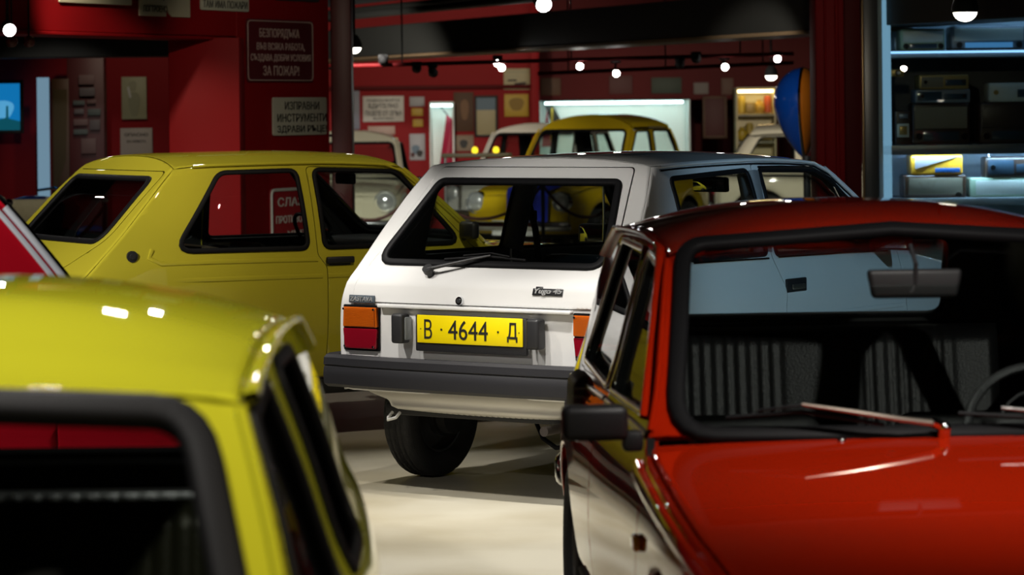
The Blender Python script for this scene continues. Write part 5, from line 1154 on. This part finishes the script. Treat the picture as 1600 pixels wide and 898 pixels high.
# ------------------------------------------------------------------ blue and orange shell on the column
hc = at(1268, 175, 19.9); c0 = at(1256, 176, 22.6)
e = empty('fibreglass_shell', (c0.x, 22.6, c0.z), R_(-14), 'glossy blue and orange teardrop shell standing on end left of the red column', 'shell')
def shell_half(sgn, wx, n=24, m=40):
    vs = []; fs = []
    for i in range(m+1):
        v = i/m; z = .36-.72*v; prof = math.sin(math.pi*min(1, v**.72))**.75 if 0 < v < 1 else 0
        for j in range(n+1):
            a = math.pi*j/n-math.pi/2; vs.append((sgn*wx*prof*math.cos(a), .26*prof*math.sin(a), z))
    for i in range(m):
        for j in range(n): fs.append((i*(n+1)+j, i*(n+1)+j+1, (i+1)*(n+1)+j+1, (i+1)*(n+1)+j))
    b = MB(); b.raw(vs, fs); bmesh.ops.remove_doubles(b.bm, verts=b.bm.verts[:], dist=1e-4); bmesh.ops.recalc_face_normals(b.bm, faces=b.bm.faces[:]); return b
shell_half(-1, .235).build('blue_hull', pbr('shell_blue', (.004, .07, .42), .2, coat=1), e); shell_half(1, .14).build('orange_hull', pbr('shell_orange', (.52, .15, .01), .25, coat=1), e)
b = MB(); pts = []
for sg in (1, -1):
    for i in range(1, 40):
        v = i/40 if sg > 0 else 1-i/40; pr = math.sin(math.pi*min(1, v**.72))**.75; pts.append((0, sg*.262*pr, .36-.72*v))
b.tube(pts, .012, 8, True); b.build('rim_moulding', CHR, e)
MB().cyl((.02, 0, -.34), (.02, 0, -c0.z+.03), .03, n=14).build('stand_pole', FR_, e); MB().cyl((.02, 0, -c0.z), (.02, 0, -c0.z+.03), .22, n=28).build('stand_foot', FR_, e)
# ------------------------------------------------------------------ visible lamps
HOT = emis('lamp_glow', (1, .97, .92), 40.)
def track_spot(px, py, Y, aim, label, lit=True, r=.030, L=.13, ztop=None, bracket=True, w=40):
    p = at(px, py, Y); d = (Vector(aim)-p).normalized(); e = empty('spotlight', p, 0, label, 'spotlight', 'spotlights on the tracks'); q = -d*L
    b = MB(); b.cyl(q, -d*.008, r*.95, r*1.12, 22); b.sph(q, r*.95); b.build('lamp_head', BLK, e)
    b = MB(); b.cyl(-d*.012, d*.0, r*1.0, n=22); b.build('lamp_lens', HOT if lit else GLS, e)
    zt = (ztop if ztop else zb+.0)-p.z; m = q*.6; b = MB()
    b.cyl(m, (m.x, m.y, max(zt, m.z+.03)), .010, n=10); b.box((m.x, m.y, max(zt, m.z+.03)), (.09, .09, .04), .008); b.build('lamp_yoke', BLK, e); return e
track_spot(850, 8, 17, (1.5, 12, 0), 'bright spotlight nearest the top centre of the picture', True, .045, .16, 3.08)
for px, py, ai, lb in ((777, 99, (-.4, 20, 0), 'left bright spotlight of the close pair below the beam'), (784, 106, (.3, 20, .6), 'right bright spotlight of the close pair below the beam'), (906, 104, (.4, 20, .3), 'bright spotlight beside a chrome bulb in the middle of the track'), (963, 115, (1.2, 20, .5), 'lone low bright spotlight right of the middle of the track'), (1133, 105, (2, 20, .4), 'small bright spotlight left of the red column side'), (1215, 92, (2.6, 20, .5), 'bright spotlight near the right end of the beam')):
    track_spot(px, py, 26, ai, lb, ztop=at(px, 103-19*(px-545)/695, 26).z-.02)
for px, py, ai, lb in ((599, 96, (-1.5, 34, 1), 'unlit spotlight under the left end of the beam'), (651, 107, (-1.4, 36, .6), 'unlit spotlight aimed left, second along the beam'), (677, 114, (-.4, 34, .6), 'unlit long spotlight hanging low, third along the beam'), (1062, 100, (1.6, 34, .6), 'unlit dark spotlight right of the lone low bright one'), (1088, 92, (2.4, 34, .6), 'unlit dark spotlight high between the two right bright ones')):
    track_spot(px, py, 26, ai, lb, False, .04, ztop=at(px, 103-19*(px-545)/695, 26).z-.02)
def track(px0, py0, px1, py1, Y0, Y1, label):
    a, c = at(px0, py0, Y0), at(px1, py1, Y1); b = MB().cyl(a, c, .018, n=8)
    o = b.build('lighting_track', DRED)
    for t in (.12, .5, .88): q = a+(c-a)*t; MB().cyl(q, (q.x, q.y, 3.11), .008, n=6).build('hanger_rod', BLK, o); tag(o, label, 'track', 'lighting tracks')
track(545, 103, 1240, 84, 26, 26, 'upper reddish lighting track below the beam'); track(840, 115, 1240, 98, 27, 27, 'lower reddish lighting track below the beam at right')
def dome(px, py, Y, r, label, ztop=3.08):
    p = at(px, py, Y); e = empty('pendant_lamp', p, 0, label, 'lamp', 'dome pendant lamps')
    b = MB(); b.lathe([(.001, .0)]+[(r*math.sin(a), -r*.85*math.cos(a)) for a in np.linspace(0.02, math.pi/2, 12)], Matrix.Identity(4), 32); b.build('glowing_bulb', emis('dome_glow', (1, .93, .78), 12.), e)
    b = MB(); b.lathe([(r*1.03, -.005), (r*1.12, .0), (r*1.15, .02), (r*.95, r*1.0), (r*.5, r*1.7), (.001, r*1.9)], Matrix.Identity(4), 32); b.build('lamp_shade', BLK, e)
    MB().cyl((0, 0, r*1.7), (0, 0, ztop-p.z), .012, n=10).build('lamp_stem', BLK, e)
dome(553, 74, 22.5, .056, 'dome lamp glowing beside the sign wall'); dome(1508, 18, 14.5, .060, 'dome lamp glowing above the radio showcase'); dome(1205, 118, 29, .058, 'dome lamp glowing above the ivory car')
p = at(15, 47, 17); e = empty('spotlight', p, 0, 'flaring spotlight under the header at the left edge', 'spotlight'); MB().cyl((-.03, .1, .03), (0, 0, 0), .035, .04, 20).build('lamp_head', BLK, e); MB().cyl((0, -.001, 0), (.003, -.008, -.002), .036, n=20).build('lamp_lens', emis('lamp_flare', (1, .98, .95), 90.), e); MB().cyl((-.03, .1, .03), (-.03, .1, 3.08-p.z), .01, n=8).build('lamp_yoke', BLK, e)
for i, (px, py) in enumerate(((18, 65), (45, 65))):
    p = at(px, py, 17.3); e = empty('glass_globe', p, 0, ['left dim reddish glass globe below the flaring spotlight', 'right dim reddish glass globe below the flaring spotlight'][i], 'lamp', 'glass globes by the header'); MB().sph((0, 0, 0), .036).build('globe', pbr('globe_glass', (.16, .04, .04), .25), e); MB().cyl((0, 0, .03), (0, 0, 3.08-p.z), .006, n=8).build('lamp_cord', BLK, e)
# ------------------------------------------------------------------ rope barriers
def stanchion(x, y, label, h=.95):
    e = empty('barrier_post', (x, y, 0), 0, label, 'barrier post', 'rope barrier posts'); MB().lathe([(.001, 0), (.15, 0), (.15, .015), (.03, .04), (.02, .06)], Matrix.Identity(4), 28).build('post_foot', STEEL, e); MB().cyl((0, 0, .04), (0, 0, h), .02, n=14).build('post_tube', PLA, e); MB().sph((0, 0, h), .032).build('post_knob', CHR, e)
def rope(a, c, sag, label):
    a, c = Vector(a), Vector(c); o = MB().tube([a+(c-a)*t+Vector((0, 0, -4*sag*t*(1-t))) for t in np.linspace(0, 1, 17)], .016, 8).build('barrier_rope', pbr('rope_dark', (.06, .012, .008), .7)); tag(o, label, 'rope', 'barrier ropes')
def px_post(px, Y): return at(px, 300, Y).x
P_ = [(px_post(500, 28.6), 28.6), (px_post(655, 28.6), 28.6), (px_post(848, 28.6), 28.6), (px_post(985, 28.9), 28.9)]
for (x, y), lb in zip(P_, ('barrier post in front of the cream car, at its left', 'barrier post between the cream and the yellow vintage cars', 'barrier post before the yellow vintage car bonnet', 'barrier post right of the yellow vintage car wheel')): stanchion(x, y, lb)
for i, lb in enumerate(('rope hung in front of the cream car', 'rope between the cream and yellow vintage cars', 'rope hung in front of the yellow vintage car')): rope((*P_[i], .88), (*P_[i+1], .88), .33, lb)
pl, pr_ = at(14, 300, 22.5), at(75, 300, 23.0)
stanchion(pl.x, 22.5, 'barrier post at the left edge before the blue motorcycle'); stanchion(pr_.x+.45, 23.0, 'barrier post behind the rear window of the mustard car')
rope((pl.x, 22.5, .9), (pr_.x+.45, 23.0, .9), .30, 'rope before the blue motorcycle at the left edge')
# rail with amber lamps in front of the back wall
a, c = at(690, 243, 32.4), at(800, 243, 32.4); e = empty('display_rail', ((a.x+c.x)/2, 32.4, 0), 0, 'olive display rail with two amber lamps behind the white hatchback roof', 'rail'); w = c.x-a.x
MB().box((0, 0, a.z), (w, .05, .05), .008).build('rail_bar', pbr('rail_olive', (.09, .07, .02), .5), e)
for x in (-w/2+.04, w/2-.04): MB().cyl((x, 0, 0), (x, 0, a.z), .018, n=10).build('leg', STEEL, e)
for px in (742, 775):
    q = at(px, 239, 32.4); MB().sph((q.x-(a.x+c.x)/2, 0, a.z+.055), .036, (1, 1, 1.15)).build('amber_lamp', emis('amber_glow', (1, .75, .03), 1.6), e)
# ------------------------------------------------------------------ motorcycle and crate at the far left
m0 = at(40, 250, 24.6); MBL = pbr('motorcycle_blue', (.01, .035, .16), .25, coat=1)
e = empty('motorcycle', (m0.x-.05, 24.6, 0), R_(20), 'dark blue vintage motorcycle at the far left behind the rope', 'motorcycle')
for y in (-.62, .62):
    w_ = empty('wheel', (y, 0, .31)); w_.parent = e; M = Matrix.Rotation(R_(90), 4, 'X')
    MB().lathe([(.25, -.04), (.30, -.045), (.315, 0), (.30, .045), (.25, .04)], M, 40).build('tyre', TYRE, w_)
    b = MB(); b.lathe([(.25, -.035), (.235, 0), (.25, .035)], M, 40); b.cyl((0, -.05, 0), (0, .05, 0), .05)
    for k in range(18):
        an = 2*math.pi*k/18; b.cyl((.04*math.cos(an), 0, .04*math.sin(an)), (.24*math.cos(an+.2), 0, .24*math.sin(an+.2)), .003, n=5)
    b.build('spoked_rim', CHR, w_)
b = MB(); b.sph((.12, 0, .80), .2, (1.5, .75, .72)); b.build('fuel_tank', MBL, e)
b = MB(); b.box((.12, -.155, .82), (.14, .01, .05), .004); b.build('tank_badge', IVO, e)
b = MB(); b.box((-.38, 0, .80), (.55, .24, .10), .045, 3); b.build('saddle', VINYL, e)
b = MB(); b.tube([(.62, .07, .31), (.42, .07, .75), (.36, .05, .95)], .018, 8); b.tube([(.62, -.07, .31), (.42, -.07, .75), (.36, -.05, .95)], .018, 8); b.tube([(.38, 0, .9), (.1, 0, .55), (-.2, 0, .36), (-.62, 0, .31)], .024, 8); b.tube([(.36, 0, .85), (-.2, 0, .74), (-.62, 0, .31)], .02, 8); b.build('frame', MBL, e)
b = MB(); b.tube([(.22, -.34, .98), (.34, -.2, 1.0), (.36, 0, .97), (.34, .2, 1.0), (.22, .34, .98)], .012, 8); b.build('handlebar', CHR, e)
b = MB(); b.sph((.50, 0, .88), .085, (.8, 1, 1)); b.build('headlamp', CHR, e)
b = MB(); b.box((.02, 0, .42), (.30, .22, .26), .04, 3)
for k in range(5): b.box((.08, 0, .56+k*.022), (.18, .16, .010), .003)
b.build('engine', STEEL, e)
for y in (-.62, .62):
    b = MB(); pts = [(y+.34*math.cos(an), 0, .31+.34*math.sin(an)) for an in np.linspace(R_(20), R_(170), 16)]
    for q, r_ in zip(pts[:-1], pts[1:]): b.cyl(q, r_, .03, n=8)
    b.build('mudguard', MBL, e)
b = MB(); b.sph((-.86, 0, .60), .05); b.build('tail_lamp', pbr('amber_side_lens', (.8, .25, .01), .15, coat=1), e)
MB().tube([(-.1, -.1, .3), (-.2, -.28, .01)], .012, 8).build('side_stand', STEEL, e)
q = at(42, 285, 23.6); e = empty('crate', (q.x, 23.5, 0), R_(8), 'pale wooden crate standing in front of the blue motorcycle', 'crate')
b = MB()
for k in range(4):
    for y in (-.2, .2): b.box((0, y, .12+k*.24), (.42, .02, .20), .004)
    for x in (-.21, .21): b.box((x, 0, .12+k*.24), (.02, .40, .20), .004)
b.build('slats', pbr('crate_wood', (.22, .19, .10), .7, var=.25, vscale=14), e)
b = MB()
for x in (-.19, .19):
    for y in (-.18, .18): b.box((x, y, .48), (.04, .04, .96), .004)
b.box((0, 0, .03), (.38, .36, .02)); b.build('corner_posts', pbr('crate_wood', (.22, .19, .10), .7), e)
